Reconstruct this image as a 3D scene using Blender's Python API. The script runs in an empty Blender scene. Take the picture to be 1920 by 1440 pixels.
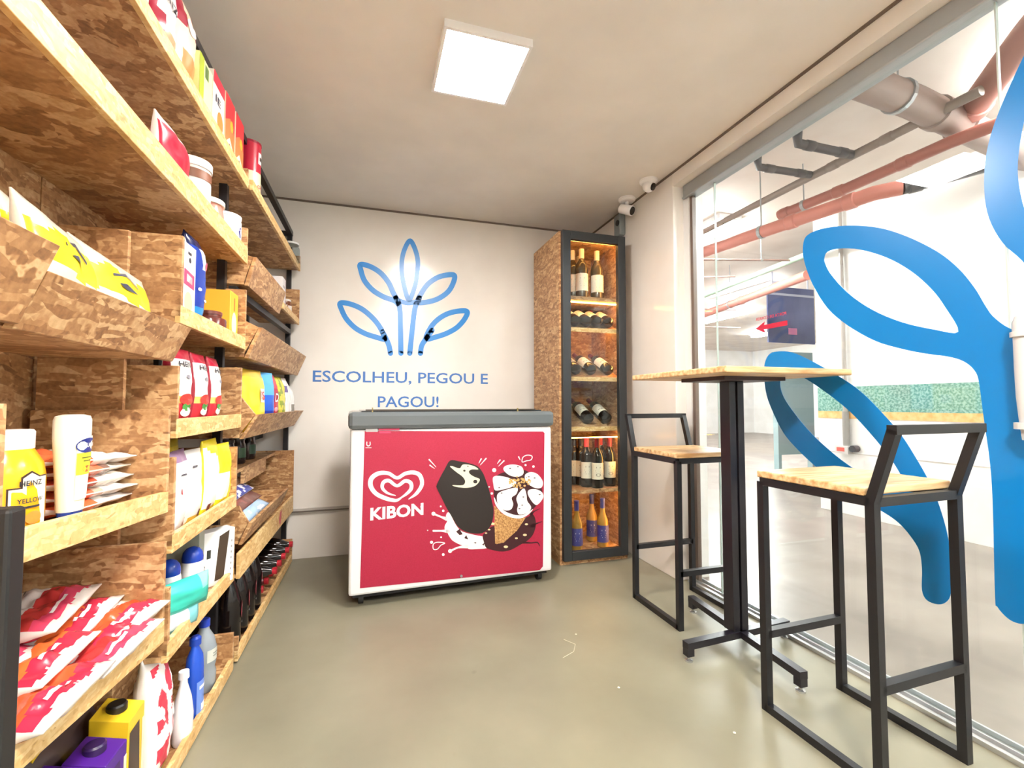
import bpy, math, random
from math import sin, cos, pi, radians, atan, exp
from mathutils import Vector, Matrix, noise
from mathutils.geometry import tessellate_polygon
random.seed(7)
scn = bpy.context.scene
COL = scn.collection
# ------------------------------------------------------------------ camera
F = 870.0; H = 1.0; YAW = radians(17.06); PIT = radians(2.43)
cam = bpy.data.cameras.new('camera'); cam_o = bpy.data.objects.new('camera', cam); COL.objects.link(cam_o)
cam.sensor_fit = 'HORIZONTAL'; cam.sensor_width = 36; cam.lens = F/1920*36; cam.clip_start = .02
cam_o.location = (0, 0, H); cam_o.rotation_euler = (pi/2+PIT, 0, -YAW)
scn.camera = cam_o
# ------------------------------------------------------------------ world, exposure
w = bpy.data.worlds.new('world'); scn.world = w; w.use_nodes = True
w.node_tree.nodes['Background'].inputs[0].default_value = (1, .98, .95, 1)
w.node_tree.nodes['Background'].inputs[1].default_value = .3
scn.view_settings.view_transform = 'Standard'; scn.view_settings.look = 'None'
scn.view_settings.gamma = 1; scn.view_settings.exposure = 0.9
scn.cycles.use_denoising = True
scn.cycles.max_bounces = 8
LAMP = 75.0; LAMP2 = 140.0; GARAGE = 90.0; LED = 60.0

# ------------------------------------------------------------------ measuring helpers
fw = Vector((sin(YAW)*cos(PIT), cos(YAW)*cos(PIT), sin(PIT)))
rt = Vector((cos(YAW), -sin(YAW), 0)); up = rt.cross(fw); C0 = Vector((0, 0, H))
def ray(px, py): return fw+rt*((px-960)/F)-up*((py-720)/F)
def on(px, py, x=None, y=None, z=None):
    d = ray(px, py)
    t = (x-C0.x)/d.x if x is not None else (y-C0.y)/d.y if y is not None else (z-C0.z)/d.z
    return C0+d*t
SA = .0155; SX0 = -.505
def S(u, v, z): return Vector((SX0+u*cos(SA)+v*sin(SA), v*cos(SA)-u*sin(SA), z))
def v_at(px, py, u):
    d = ray(px, py); du = d.x*cos(SA)-d.y*sin(SA); dv = d.x*sin(SA)+d.y*cos(SA)
    t = (u+SX0*cos(SA))/du
    return -SX0*0+(-SX0*sin(SA))+dv*t

# ------------------------------------------------------------------ materials
def hexc(h):
    h = h.lstrip('#'); c = [int(h[i:i+2], 16)/255 for i in (0, 2, 4)]
    return tuple(x/12.92 if x <= .04045 else ((x+.055)/1.055)**2.4 for x in c)+(1,)
_m = {}
def plain(h, rough=.45, metal=0, spec=.5, name=None):
    k = (h, rough, metal, spec)
    if k in _m: return _m[k]
    m = bpy.data.materials.new(name or 'plain_'+h.strip('#')); m.use_nodes = True
    b = m.node_tree.nodes['Principled BSDF']
    b.inputs['Base Color'].default_value = hexc(h); b.inputs['Roughness'].default_value = rough
    b.inputs['Metallic'].default_value = metal; b.inputs['Specular IOR Level'].default_value = spec
    _m[k] = m; return m
def nodes(name):
    m = bpy.data.materials.new(name); m.use_nodes = True
    nt = m.node_tree; return m, nt, nt.nodes['Principled BSDF']
def N(nt, t, **kw):
    n = nt.nodes.new(t)
    for k, v in kw.items():
        if k.startswith('i_'):
            n.inputs[k[2:].replace('_', ' ')].default_value = v
        else: setattr(n, k, v)
    return n
def ramp(nt, stops):
    r = nt.nodes.new('ShaderNodeValToRGB')
    while len(r.color_ramp.elements) < len(stops): r.color_ramp.elements.new(.5)
    for e, (p, c) in zip(r.color_ramp.elements, stops): e.position = p; e.color = hexc(c) if isinstance(c, str) else (c, c, c, 1)
    return r
def osb_mat(name, stops, rot0=0, flakes=1.0):
    m, nt, b = nodes(name); L = nt.links.new
    tc = N(nt, 'ShaderNodeTexCoord'); oi = N(nt, 'ShaderNodeObjectInfo')
    add = N(nt, 'ShaderNodeVectorMath', operation='ADD')
    sc_ = N(nt, 'ShaderNodeVectorMath', operation='SCALE'); sc_.inputs['Scale'].default_value = 7
    cmb = N(nt, 'ShaderNodeCombineXYZ')
    for i in range(3): L(oi.outputs['Random'], cmb.inputs[i])
    L(cmb.outputs[0], sc_.inputs[0]); L(tc.outputs['Object'], add.inputs[0]); L(sc_.outputs[0], add.inputs[1])
    wn = N(nt, 'ShaderNodeTexNoise'); wn.inputs['Scale'].default_value = 9; wn.inputs['Detail'].default_value = 1
    L(add.outputs[0], wn.inputs['Vector'])
    ws = N(nt, 'ShaderNodeVectorMath', operation='SCALE'); ws.inputs['Scale'].default_value = .04
    L(wn.outputs['Color'], ws.inputs[0])
    wa = N(nt, 'ShaderNodeVectorMath', operation='ADD'); L(add.outputs[0], wa.inputs[0]); L(ws.outputs[0], wa.inputs[1])
    outs = []
    for k, (rx, ry, rz) in enumerate([(.5, .35, .3), (1.15, .6, 1.0), (-.75, .9, 2.1)]):
        mp = N(nt, 'ShaderNodeMapping'); mp.inputs['Rotation'].default_value = (rx+rot0, ry, rz)
        mp.inputs['Scale'].default_value = (10*flakes, 15*flakes, 75*flakes)
        L(wa.outputs[0], mp.inputs['Vector'])
        vo = N(nt, 'ShaderNodeTexVoronoi'); vo.inputs['Scale'].default_value = 1.0
        L(mp.outputs[0], vo.inputs['Vector'])
        sep = N(nt, 'ShaderNodeSeparateColor'); L(vo.outputs['Color'], sep.inputs[0]); outs.append(sep.outputs[0])
    def mask(scale, lo, hi):
        n_ = N(nt, 'ShaderNodeTexNoise'); n_.inputs['Scale'].default_value = scale; n_.inputs['Detail'].default_value = 2
        L(add.outputs[0], n_.inputs['Vector'])
        mr = N(nt, 'ShaderNodeMapRange'); mr.inputs[1].default_value = lo; mr.inputs[2].default_value = hi
        L(n_.outputs[0], mr.inputs[0]); return mr.outputs[0]
    def mix(f, a, c):
        x = N(nt, 'ShaderNodeMix', data_type='FLOAT'); L(f, x.inputs[0]); L(a, x.inputs[2]); L(c, x.inputs[3]); return x.outputs[0]
    v = mix(mask(21, .47, .52), outs[0], outs[1]); v = mix(mask(27, .49, .53), v, outs[2])
    fn = N(nt, 'ShaderNodeTexNoise'); fn.inputs['Scale'].default_value = 90; fn.inputs['Detail'].default_value = 3
    L(add.outputs[0], fn.inputs['Vector'])
    mm = N(nt, 'ShaderNodeMath', operation='MULTIPLY_ADD'); L(fn.outputs[0], mm.inputs[0]); mm.inputs[1].default_value = .5
    m2 = N(nt, 'ShaderNodeMath', operation='MULTIPLY'); L(v, m2.inputs[0]); m2.inputs[1].default_value = .6; L(m2.outputs[0], mm.inputs[2])
    r = ramp(nt, stops); L(mm.outputs[0], r.inputs[0]); L(r.outputs[0], b.inputs['Base Color'])
    b.inputs['Roughness'].default_value = .5
    bp = N(nt, 'ShaderNodeBump'); bp.inputs['Strength'].default_value = .25; bp.inputs['Distance'].default_value = .002
    L(mm.outputs[0], bp.inputs['Height']); L(bp.outputs[0], b.inputs['Normal'])
    return m
OSB = osb_mat('osb_board', [(.1, '#6c4a30'), (.34, '#9a6e47'), (.6, '#b68a5e'), (.92, '#dab88a')], 0, 1.0)
OSBE = osb_mat('osb_edge_lit', [(.1, '#9a7340'), (.3, '#cfa468'), (.62, '#dfbb80'), (.95, '#efd7a6')], 1.2, 1.3)  # cut-edge chipboard for the lips, its tone lightened to paint in lamplight
def noise_mat(name, c1, c2, scale=5, rough=.4, detail=4, lo=.35, hi=.65, stretch=(1, 1, 1), bump=0, spec=.5, extra=None):
    m, nt, b = nodes(name); L = nt.links.new
    tc = N(nt, 'ShaderNodeTexCoord'); mp = N(nt, 'ShaderNodeMapping'); mp.inputs['Scale'].default_value = stretch
    L(tc.outputs['Object'], mp.inputs['Vector'])
    n_ = N(nt, 'ShaderNodeTexNoise'); n_.inputs['Scale'].default_value = scale; n_.inputs['Detail'].default_value = detail
    L(mp.outputs[0], n_.inputs['Vector']); r = ramp(nt, [(lo, c1), (hi, c2)]); L(n_.outputs[0], r.inputs[0])
    out = r.outputs[0]
    if extra:   # scattered speckles or knots: (scale, threshold, colour)
        n2 = N(nt, 'ShaderNodeTexNoise'); n2.inputs['Scale'].default_value = extra[0]; n2.inputs['Detail'].default_value = 3
        L(mp.outputs[0] if len(extra) < 4 else tc.outputs['Object'], n2.inputs['Vector'])
        r2 = ramp(nt, [(extra[1], 0.0), (extra[1]+.06, 1.0)]); L(n2.outputs[0], r2.inputs[0])
        mx = N(nt, 'ShaderNodeMix', data_type='RGBA'); L(r2.outputs[0], mx.inputs[0]); L(out, mx.inputs[6]); mx.inputs[7].default_value = hexc(extra[2])
        out = mx.outputs[2]
    L(out, b.inputs['Base Color']); b.inputs['Roughness'].default_value = rough; b.inputs['Specular IOR Level'].default_value = spec
    if bump:
        bp = N(nt, 'ShaderNodeBump'); bp.inputs['Strength'].default_value = bump; bp.inputs['Distance'].default_value = .01
        L(n_.outputs[0], bp.inputs['Height']); L(bp.outputs[0], b.inputs['Normal'])
    return m
FLOOR = noise_mat('polished_concrete', '#7b7868', '#8d8a78', 2.6, .36, 7, .3, .7, extra=(5.5, .72, '#706d60'))
WALL = noise_mat('glossy_white_paint', '#e4e0dc', '#ebe8e4', 3, .17, 3)
CEIL = noise_mat('ceiling_paint', '#e0dcd8', '#e8e4e0', 3, .6, 3)
GWALL = noise_mat('garage_wall_paint', '#e9e6e2', '#f2f0ee', 3, .6, 4)
GFLOOR = noise_mat('garage_concrete', '#7a6f67', '#91867d', 2.2, .35, 6)
GREEN = noise_mat('green_stipple', '#4f8478', '#8fb3a8', 60, .6, 5, .4, .6)
PINE = noise_mat('pine_board', '#b98e5c', '#e3c799', 5, .45, 5, .36, .64, (1.2, 12, 12), extra=(13, .69, '#7d5433', 1))
BLACK = plain('#17171b', .42, name='black_steel'); GREYM = plain('#a6aaad', .35, .6, name='grey_metal')
WHITE = plain('#efeff2', .3); WBODY = plain('#e9ebf0', .22)
def glass_mat(name, tint='#ffffff', ior=1.45, rough=.0, boost=1.0):
    m = bpy.data.materials.new(name); m.use_nodes = True; nt = m.node_tree; nt.nodes.clear(); L = nt.links.new
    o = N(nt, 'ShaderNodeOutputMaterial'); mx = N(nt, 'ShaderNodeMixShader'); lw = N(nt, 'ShaderNodeLayerWeight'); lw.inputs[0].default_value = .5
    pw = N(nt, 'ShaderNodeMath', operation='POWER'); pw.inputs[1].default_value = 5.0; L(lw.outputs['Facing'], pw.inputs[0])
    f0 = ((ior-1)/(ior+1))**2; fr = N(nt, 'ShaderNodeMath', operation='MULTIPLY_ADD'); fr.inputs[1].default_value = 1-f0; fr.inputs[2].default_value = f0; L(pw.outputs[0], fr.inputs[0])
    t = N(nt, 'ShaderNodeBsdfTransparent'); t.inputs[0].default_value = hexc(tint)
    g = N(nt, 'ShaderNodeBsdfGlossy'); g.inputs['Roughness'].default_value = rough
    L(fr.outputs[0], mx.inputs[0]); L(t.outputs[0], mx.inputs[1]); L(g.outputs[0], mx.inputs[2]); L(mx.outputs[0], o.inputs[0]); return m
GLASS = glass_mat('clear_glass', '#f7fbfa'); CLEARP = glass_mat('clear_plastic', '#c9d2da', 1.6, .08)
JAR = glass_mat('jar_glass', '#dfe6e8', 1.5, .05)
def emit(name, c, s):
    m = bpy.data.materials.new(name); m.use_nodes = True; nt = m.node_tree; nt.nodes.clear()
    o = N(nt, 'ShaderNodeOutputMaterial'); e = N(nt, 'ShaderNodeEmission'); e.inputs[0].default_value = hexc(c); e.inputs[1].default_value = s
    nt.links.new(e.outputs[0], o.inputs[0]); return m
E_LAMP = emit('lamp_diffuser', '#fff8f0', LAMP); E_LAMP2 = emit('lamp_diffuser_warm', '#fff6ea', LAMP2)
E_GAR = emit('added_tube_light', '#ffffff', GARAGE); E_LED = emit('warm_led', '#ffb65a', LED)

# ------------------------------------------------------------------ mesh building
def gloc(o):
    v = Vector((0, 0, 0))
    while o is not None: v = v+o.location; o = o.parent
    return v
def tag(o, label=None, cat=None, group=None, kind=None):
    if label: o['label'] = label
    if cat: o['category'] = cat
    if group: o['group'] = group
    if kind: o['kind'] = kind
    return o
def thing(name, label, cat, loc=(0, 0, 0), group=None):
    o = bpy.data.objects.new(name, None); COL.objects.link(o); o.location = loc; o.empty_display_size = .05
    return tag(o, label, cat, group)
class MB:
    def __init__(s): s.v = []; s.f = []; s.m = []
    def add(s, vs, fs, mi=0, tf=None):
        n = len(s.v); s.v += [Vector(tf(*p) if tf else p) for p in vs]
        for i, f in enumerate(fs):
            s.f.append([n+j for j in f]); s.m.append(mi[i] if isinstance(mi, list) else mi)
        return s
    def box(s, a, b, mi=0, tf=None):
        (x0, y0, z0), (x1, y1, z1) = a, b
        vs = [(x, y, z) for z in (z0, z1) for y in (y0, y1) for x in (x0, x1)]
        return s.add(vs, [(0, 2, 3, 1), (4, 5, 7, 6), (0, 1, 5, 4), (2, 6, 7, 3), (0, 4, 6, 2), (1, 3, 7, 5)], mi, tf)
    def hexa(s, vs, mi=0, tf=None):
        return s.add(vs, [(0, 2, 3, 1), (4, 5, 7, 6), (0, 1, 5, 4), (2, 6, 7, 3), (0, 4, 6, 2), (1, 3, 7, 5)], mi, tf)
    def bar(s, p0, p1, w_, h_, mi=0, side=None):
        p0 = Vector(p0); p1 = Vector(p1); d = (p1-p0).normalized()
        sd = Vector(side) if side else (Vector((0, 0, 1)) if abs(d.z) < .9 else Vector((1, 0, 0)))
        a = d.cross(sd).normalized(); b = a.cross(d).normalized()
        vs = [p+a*(sx*w_/2)+b*(sy*h_/2) for p in (p0, p1) for sy in (-1, 1) for sx in (-1, 1)]
        return s.hexa(vs, mi)
    def lathe(s, prof, seg=24, c=(0, 0, 0), mi=0, sx=1, sy=1, M=None, cap=True):
        vs = []; fs = []; ml = []
        for (r, z) in prof:
            for k in range(seg):
                a = 2*pi*k/seg; p = Vector((c[0]+r*sx*cos(a), c[1]+r*sy*sin(a), c[2]+z)); vs.append(M @ p if M else p)
        for i in range(len(prof)-1):
            for k in range(seg):
                k2 = (k+1) % seg; fs.append((i*seg+k, i*seg+k2, (i+1)*seg+k2, (i+1)*seg+k)); ml.append(mi[i] if isinstance(mi, list) else mi)
        if cap:
            fs.append(tuple(reversed(range(seg)))); ml.append(ml[0]); fs.append(tuple((len(prof)-1)*seg+k for k in range(seg))); ml.append(ml[-2])
        return s.add(vs, fs, ml)
    def tube(s, pts, r, seg=12, mi=0, cap=True):
        pts = [Vector(p) for p in pts]; n = len(pts); vs = []; fs = []; ref = None
        for i, p in enumerate(pts):
            d = (pts[min(i+1, n-1)]-pts[max(i-1, 0)]).normalized()
            if ref is None: ref = Vector((0, 0, 1)) if abs(d.z) < .9 else Vector((1, 0, 0))
            a = d.cross(ref).normalized(); ref = a.cross(d).normalized()
            rr = r[i] if isinstance(r, (list, tuple)) else r
            vs += [p+a*(rr*cos(2*pi*k/seg))+ref*(rr*sin(2*pi*k/seg)) for k in range(seg)]
        for i in range(n-1):
            for k in range(seg):
                k2 = (k+1) % seg; fs.append((i*seg+k, i*seg+k2, (i+1)*seg+k2, (i+1)*seg+k))
        if cap: fs.append(tuple(reversed(range(seg)))); fs.append(tuple((n-1)*seg+k for k in range(seg)))
        return s.add(vs, fs, mi)
    def poly(s, loops, mp, d=.0, mi=0, th=0):
        """flat shape: loops of (a,b), outer first then holes; mp(a,b,d) -> 3D"""
        if loops and not isinstance(loops[0][0], (tuple, list)): loops = [loops]
        flat = [p for l in loops for p in l]
        tris = tessellate_polygon([[Vector((p[0], p[1], 0)) for p in l] for l in loops])
        s.add([mp(p[0], p[1], d+th) for p in flat], [tuple(t) for t in tris], mi)
        if th:
            k = 0
            for l in loops:
                n = len(l); vs = [mp(p[0], p[1], d) for p in l]+[mp(p[0], p[1], d+th) for p in l]
                s.add(vs, [(i, (i+1) % n, n+(i+1) % n, n+i) for i in range(n)], mi)
        return s
    def ribbon(s, pts, wd, mp, d=0, mi=0, closed=False, sub=6, rnd=True):
        n = len(pts); P = []; W = []
        wl = wd if isinstance(wd, (list, tuple)) else [wd]*n
        rng = n if closed else n-1
        g = (lambda i: i % n) if closed else (lambda i: min(max(i, 0), n-1))
        for i in range(rng):
            a, b, c, e = [Vector(pts[g(i+k)]).to_2d() if False else Vector((pts[g(i+k)][0], pts[g(i+k)][1])) for k in (-1, 0, 1, 2)]
            for q in range(sub):
                t = q/sub; t2 = t*t; t3 = t2*t
                P.append(.5*((2*b)+(c-a)*t+(2*a-5*b+4*c-e)*t2+(3*b-a-3*c+e)*t3)); W.append(wl[g(i)]*(1-t)+wl[g(i+1)]*t)
        if not closed: P.append(Vector((pts[-1][0], pts[-1][1]))); W.append(wl[-1])
        m_ = len(P); vs = []; fs = []
        for i, p in enumerate(P):
            a = P[(i-1) % m_] if closed or i > 0 else p; b = P[(i+1) % m_] if closed or i < m_-1 else p
            t = (b-a); t = t.normalized() if t.length > 1e-9 else Vector((1, 0)); nn = Vector((-t.y, t.x))
            for sg in (-1, 1):
                q = p+nn*(sg*W[i]/2); vs.append(mp(q.x, q.y, d))
        for i in range(m_ if closed else m_-1):
            j = (i+1) % m_; fs.append((2*i, 2*i+1, 2*j+1, 2*j))
        s.add(vs, fs, mi)
        if not closed and rnd:
            for p, w_ in ((P[0], W[0]), (P[-1], W[-1])):
                s.add([mp(p.x+w_/2*cos(2*pi*k/14), p.y+w_/2*sin(2*pi*k/14), d) for k in range(14)], [tuple(range(14))], mi)
        return s
    def text(s, txt, size, mp, d=0, mi=0, bold=0.0, cx=0, cy=0, wid=None, mirror=False, rot=0):
        vs, fs = text_geo(txt, bold); 
        if not vs: return s
        xs = [v[0] for v in vs]; ys = [v[1] for v in vs]; W_ = max(xs)-min(xs); mx = (max(xs)+min(xs))/2
        kx = size if wid is None else wid/W_
        out = []
        for v in vs:
            a = (v[0]-mx)*kx*(-1 if mirror else 1); b = (v[1]-.35)*size
            out.append(mp(cx+a*cos(rot)-b*sin(rot), cy+a*sin(rot)+b*cos(rot), d))
        return s.add(out, fs, mi)
    def build(s, name, mats, parent=None, smooth=False, bevel=0, label=None, cat=None, group=None, kind=None, loc=None):
        if not isinstance(mats, (list, tuple)): mats = [mats]
        if parent is None:
            if loc is None:
                xs = [v.x for v in s.v]; ys = [v.y for v in s.v]; zs = [v.z for v in s.v]
                loc = Vector(((min(xs)+max(xs))/2, (min(ys)+max(ys))/2, min(zs)))
            off = Vector(loc)
        else: off = gloc(parent)
        me = bpy.data.meshes.new(name); me.from_pydata([v-off for v in s.v], [], s.f)
        for m in mats: me.materials.append(m)
        me.polygons.foreach_set('material_index', s.m)
        if smooth: me.polygons.foreach_set('use_smooth', [True]*len(s.f))
        me.update()
        o = bpy.data.objects.new(name, me); COL.objects.link(o)
        if parent is None: o.location = off
        else: o.parent = parent
        if bevel:
            b = o.modifiers.new('bevel', 'BEVEL'); b.width = bevel; b.segments = 2; b.limit_method = 'ANGLE'; b.angle_limit = radians(40)
        if smooth == 'auto': 
            me.polygons.foreach_set('use_smooth', [True]*len(s.f)); me.set_sharp_from_angle(angle=radians(35))
        return tag(o, label, cat, group, kind)
_tx = {}
def text_geo(txt, bold=0.0):
    k = (txt, bold)
    if k not in _tx:
        cu = bpy.data.curves.new('t', 'FONT'); cu.body = txt; cu.offset = bold; cu.resolution_u = 3
        o = bpy.data.objects.new('t', cu); COL.objects.link(o); bpy.context.view_layer.update()
        dg = bpy.context.evaluated_depsgraph_get(); me = o.evaluated_get(dg).to_mesh()
        _tx[k] = ([tuple(v.co) for v in me.vertices], [tuple(p.vertices) for p in me.polygons])
        o.evaluated_get(dg).to_mesh_clear(); bpy.data.objects.remove(o); bpy.data.curves.remove(cu)
    return _tx[k]
def copy_tree(o, parent=None):
    c = o.copy(); COL.objects.link(c); c.parent = parent
    for ch in list(o.children): copy_tree(ch, c)
    return c
def struct(name, mb, m, **k): return mb.build(name, m, kind='structure', **k)
def plane_x(X): return lambda a, b, d: Vector((X+d, a, b))     # a=y, b=z
def plane_y(Y): return lambda a, b, d: Vector((a, Y+d, b))     # a=x, b=z

# ------------------------------------------------------------------ the room shell
CZ = 2.355; YB = 3.31; XR = 1.68; XG = 1.77; XL = -.86; YN = -1.7
struct('floor', MB().box((XL-.1, YN, -.05), (XG, YB+.1, 0)), FLOOR)
struct('ceiling', MB().box((XL-.1, YN, CZ), (XG+.12, YB+.1, CZ+.1)), CEIL)
struct('wall_back', MB().box((XL-.1, YB, 0), (XR+.2, YB+.12, CZ)), WALL)
struct('wall_left', MB().box((XL-.12, YN, 0), (XL, YB, CZ)), WALL)
struct('wall_front', MB().box((XL-.1, YN-.1, 0), (XG+.12, YN, CZ)), WALL)
struct('wall_right', MB().box((XR, 2.27, 0), (XG+.12, YB, CZ)), WALL, bevel=.004)
struct('trim_1', MB().box((XR, YN, 2.27), (XG+.12, 2.27, CZ)), CEIL)
struct('trim_2', MB().box((XL, YB-.006, CZ-.012), (XR, YB, CZ)).box((XR-.006, YN, CZ-.012), (XR, YB, CZ)), plain('#6d625a', .7))
b = MB()
b.box((XL, YB-.012, .288), (XR-.1, YB, .322), 0).box((XL, YB-.02, .300), (XR-.1, YB, .308), 1)
struct('trim_3', b, [plain('#b9b5b0', .4), plain('#6f675f', .6)])
# glass wall: head rail, floor channel, jamb, panes
rail = MB().box((XG-.035, YN, 2.195), (XG+.03, 2.25, 2.268)).box((XG-.045, YN, 2.19), (XG-.03, 2.25, 2.2))
struct('trim_4', rail, GREYM, bevel=.003)
ch = MB().box((XG-.045, YN, 0), (XG-.03, 2.25, .014)).box((XG-.03, YN, 0), (XG+.03, 2.25, .008)).box((XG+.022, YN, 0), (XG+.03, 2.25, .022)).box((XG-.016, YN, 0), (XG-.01, 2.25, .02))
struct('trim_5', ch, plain('#c4c6c8', .3, .7))
struct('trim_6', MB().box((XG-.012, 2.2, 0), (XG+.012, 2.222, 2.195)).box((XG-.02, 2.222, 0), (XG+.02, 2.27, 2.195), 1), [plain('#6a5a50', .4), plain('#d9dadb', .35)])
wn = thing('window_1', None, None, (XG, .9, .01)); wn['kind'] = 'structure'; del_keys = [k for k in ('label', 'category') if k in wn.keys()]
for (y0, y1) in ((2.215, 2.035), (2.03, .855), (.85, -.4), (-.405, YN)):
    MB().box((XG-.004, y1, .012), (XG+.004, y0, 2.2)).build('pane', GLASS, wn)
for y in (2.0325, .8525): MB().box((XG-.005, y-.002, .012), (XG+.005, y+.002, 2.2)).build('pane_seam', plain('#b9c4c0', .2), wn)

# ------------------------------------------------------------------ the garage beyond the glass
GX = 4.155; GZ = 2.82
struct('floor_garage', MB().box((XG+.03, -4, -.05), (13, 16, -.001)), GFLOOR)
struct('ceiling_garage', MB().box((XG+.12, -4, GZ), (13, 16, GZ+.1)), noise_mat('garage_ceiling_paint', '#cfc2b8', '#ddd3ca', 2, .7, 4))
g = MB().box((GX, -4, 0), (GX+.2, 3.432, GZ), 0)
struct('wall_garage_side', g, GWALL)
struct('trim_7', MB().box((GX-.004, -4, .93), (GX, 3.43, 1.155)), GREEN)
struct('trim_8', MB().box((GX-.004, -4, .865), (GX, 3.43, .93)), noise_mat('orange_stripe', '#dba25e', '#ecc088', 20, .6))
struct('trim_9', MB().box((GX-.003, -4, .55), (GX, 3.43, .556)), plain('#b9b2aa', .7))
struct('wall_garage_far', MB().box((1.9, 13, 0), (13, 13.2, GZ)), GWALL)
struct('wall_garage_end', MB().box((12.8, 3, 0), (13, 13, GZ)), GWALL)
struct('wall_garage_near', MB().box((XG+.12, -4.1, 0), (GX, -4, GZ)), GWALL)
struct('wall_garage_shop', MB().box((XG, 2.4, 0), (XG+.14, 13, GZ), 0), GWALL)
struct('trim_10', MB().box((1.69, -4, CZ), (XG+.13, 3, GZ)), GWALL)
BROWN = plain('#a5685c', .35); PINKP = plain('#c98074', .35); DARKP = plain('#4c4a4c', .4)
GRYP = plain('#857870', .45)
def pipe(pts, r, mat, name, label, cat='pipe', rings=(), group=None, hang=(), into=None):
    t = into or thing(name, label, cat, tuple(Vector(pts[0])), group)
    MB().tube(pts, r, 16).build('pipe_run' if into is None else name, mat, t, smooth='auto')
    for q in rings:
        i = int(q); p = Vector(pts[i]).lerp(Vector(pts[i+1]), q-i); d = (Vector(pts[i+1])-Vector(pts[i])).normalized()
        MB().tube([p-d*.035, p-d*.03, p+d*.03, p+d*.035], [r*1.02, r*1.14, r*1.14, r*1.02], 16).build('pipe_collar', mat, t, smooth='auto')
    for q in hang:
        i = int(q); p = Vector(pts[i]).lerp(Vector(pts[i+1]), q-i); d = (Vector(pts[i+1])-Vector(pts[i])).normalized()
        m = MB(); m.tube([p+Vector((0, 0, r)), Vector((p.x, p.y, GZ))], .005, 6); m.tube([p-d*.012, p+d*.012], r*1.12, 16)
        m.build('pipe_hanger', GREYM, t)
    return t
dp = pipe([(2.66, 12, 2.31), (2.714, 3.359, 2.3), (2.967, 2.033, 2.3), (3.05, 1.93, 2.3)], .045, PINKP, 'drain_pipe', 'thick salmon pink pipe running under the garage ceiling, nearest to the shop glass', rings=(1.62, 1.9), hang=(1.45,))
pipe([(3.05, 1.93, 2.3), (3.2, 1.8, 2.33), (3.38, 1.66, 2.37)], .043, DARKP, 'drain_elbow', 'dark grey pipe bend at the near end of the thick pink pipe', 'pipe', rings=(.3,), into=dp)
pipe([(2.95, 12, 2.6), (2.956, 2.624, 2.6), (2.97, 1.5, 2.6)], .026, GRYP, 'conduit_pipe', 'thin grey pipe high under the garage ceiling, above the pink pipes', rings=(1.3, 1.6))
pipe([(3.10, 2.85, 2.5), (3.16, 2.35, 2.5), (3.17, 1.75, 2.5), (3.25, 1.3, 2.5)], .036, BROWN, 'drain_pipe', 'short brownish pink pipe with an elbow, just above the thickest pink pipe', rings=(.1, .9, 1.6), hang=(.4,))
pipe([(5.6, 12, 2.32), (4.687, 5.824, 2.3), (4.22, 3.56, 2.3)], .05, PINKP, 'sprinkler_pipe', 'far salmon pink pipe seen low through the glass, left of the side wall corner', rings=(.8, 1.5), hang=(.6, 1.4))
sp = pipe([(2.15, 1.66, 2.64), (2.8, 1.70, 2.63), (3.199, 1.742, 2.62), (4.1, 1.84, 2.6)], .078, plain('#8d7a72', .5), 'sewer_pipe', 'wide brown grey sewer pipe crossing high at the upper right behind the glass', rings=(1.55, 2.1), hang=(.8,))
pipe([(3.25, 1.70, 2.66), (2.9, 1.3, 2.70), (2.55, .86, 2.73)], .07, plain('#a1746b', .5), 'sewer_branch', 'reddish brown branch pipe rising to the upper right corner of the photo', rings=(.1,), into=sp)
pipe([(2.45, 2.39, 2.8), (2.46, 2.42, 2.62), (2.50, 2.45, 2.6), (2.93, 2.43, 2.6)], .024, DARKP, 'branch_pipe', 'small dark L shaped branch pipe, the further of the two', rings=(.5, 2.2, 2.8), group=None)
pipe([(2.43, 2.08, 2.8), (2.45, 2.11, 2.62), (2.5, 2.15, 2.6), (2.95, 2.15, 2.6)], .027, DARKP, 'branch_pipe', 'small dark L shaped branch pipe, the nearer of the two', rings=(.5, 2.2, 2.8))
pipe([(4.6, 7.0, 2.45), (4.2, 4.6, 2.45), (4.0, 3.0, 2.45)], .03, plain('#9db3a0', .5), 'conduit_pipe', 'pale green pipe between the two pink garage pipes')
for k, (a, c, z) in enumerate([((2.2, 5.2), (4.1, 4.4), 2.5), ((2.3, 6.6), (5.6, 6.0), 2.5), ((2.4, 8), (7, 7.4), 2.5), ((3.0, 3.9), (4.1, 3.6), 2.45)]):
    pipe([(a[0], a[1], z), (c[0], c[1], z)], .011, plain('#9a8078', .5), 'sprinkler_line', 'thin brown sprinkler line crossing the garage ceiling, '+['second', 'third', 'furthest', 'nearest'][k]+' from the shop glass', hang=(.3, .7))
t = thing('wall_conduit', 'vertical grey conduit with a valve on the white garage wall', 'conduit', (GX-.03, 3.14, .5))
MB().tube([(GX-.03, 3.14, .62), (GX-.03, 3.14, GZ)], .018, 10).build('conduit', plain('#a8a09a', .4), t, smooth='auto')
MB().tube([(GX-.03, 3.14, .60), (GX-.03, 3.14, .93)], .027, 12).build('lower_sleeve', plain('#8f8a86', .4), t, smooth='auto')
MB().box((GX-.07, 3.1, .55), (GX, 3.22, .62)).tube([(GX-.07, 3.06, .6), (GX-.01, 3.06, .6)], .03, 12, 1).build('valve', [plain('#d7d2cf', .4), plain('#3a3c40', .4)], t)
MB().box((GX-.074, 3.13, .57), (GX-.07, 3.2, .605)).build('valve_tag', plain('#d0584e', .5), t)
b = MB(); b.box((5.2, 5.0, 1.84), (6.03, 5.02, 2.62), 0)
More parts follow.
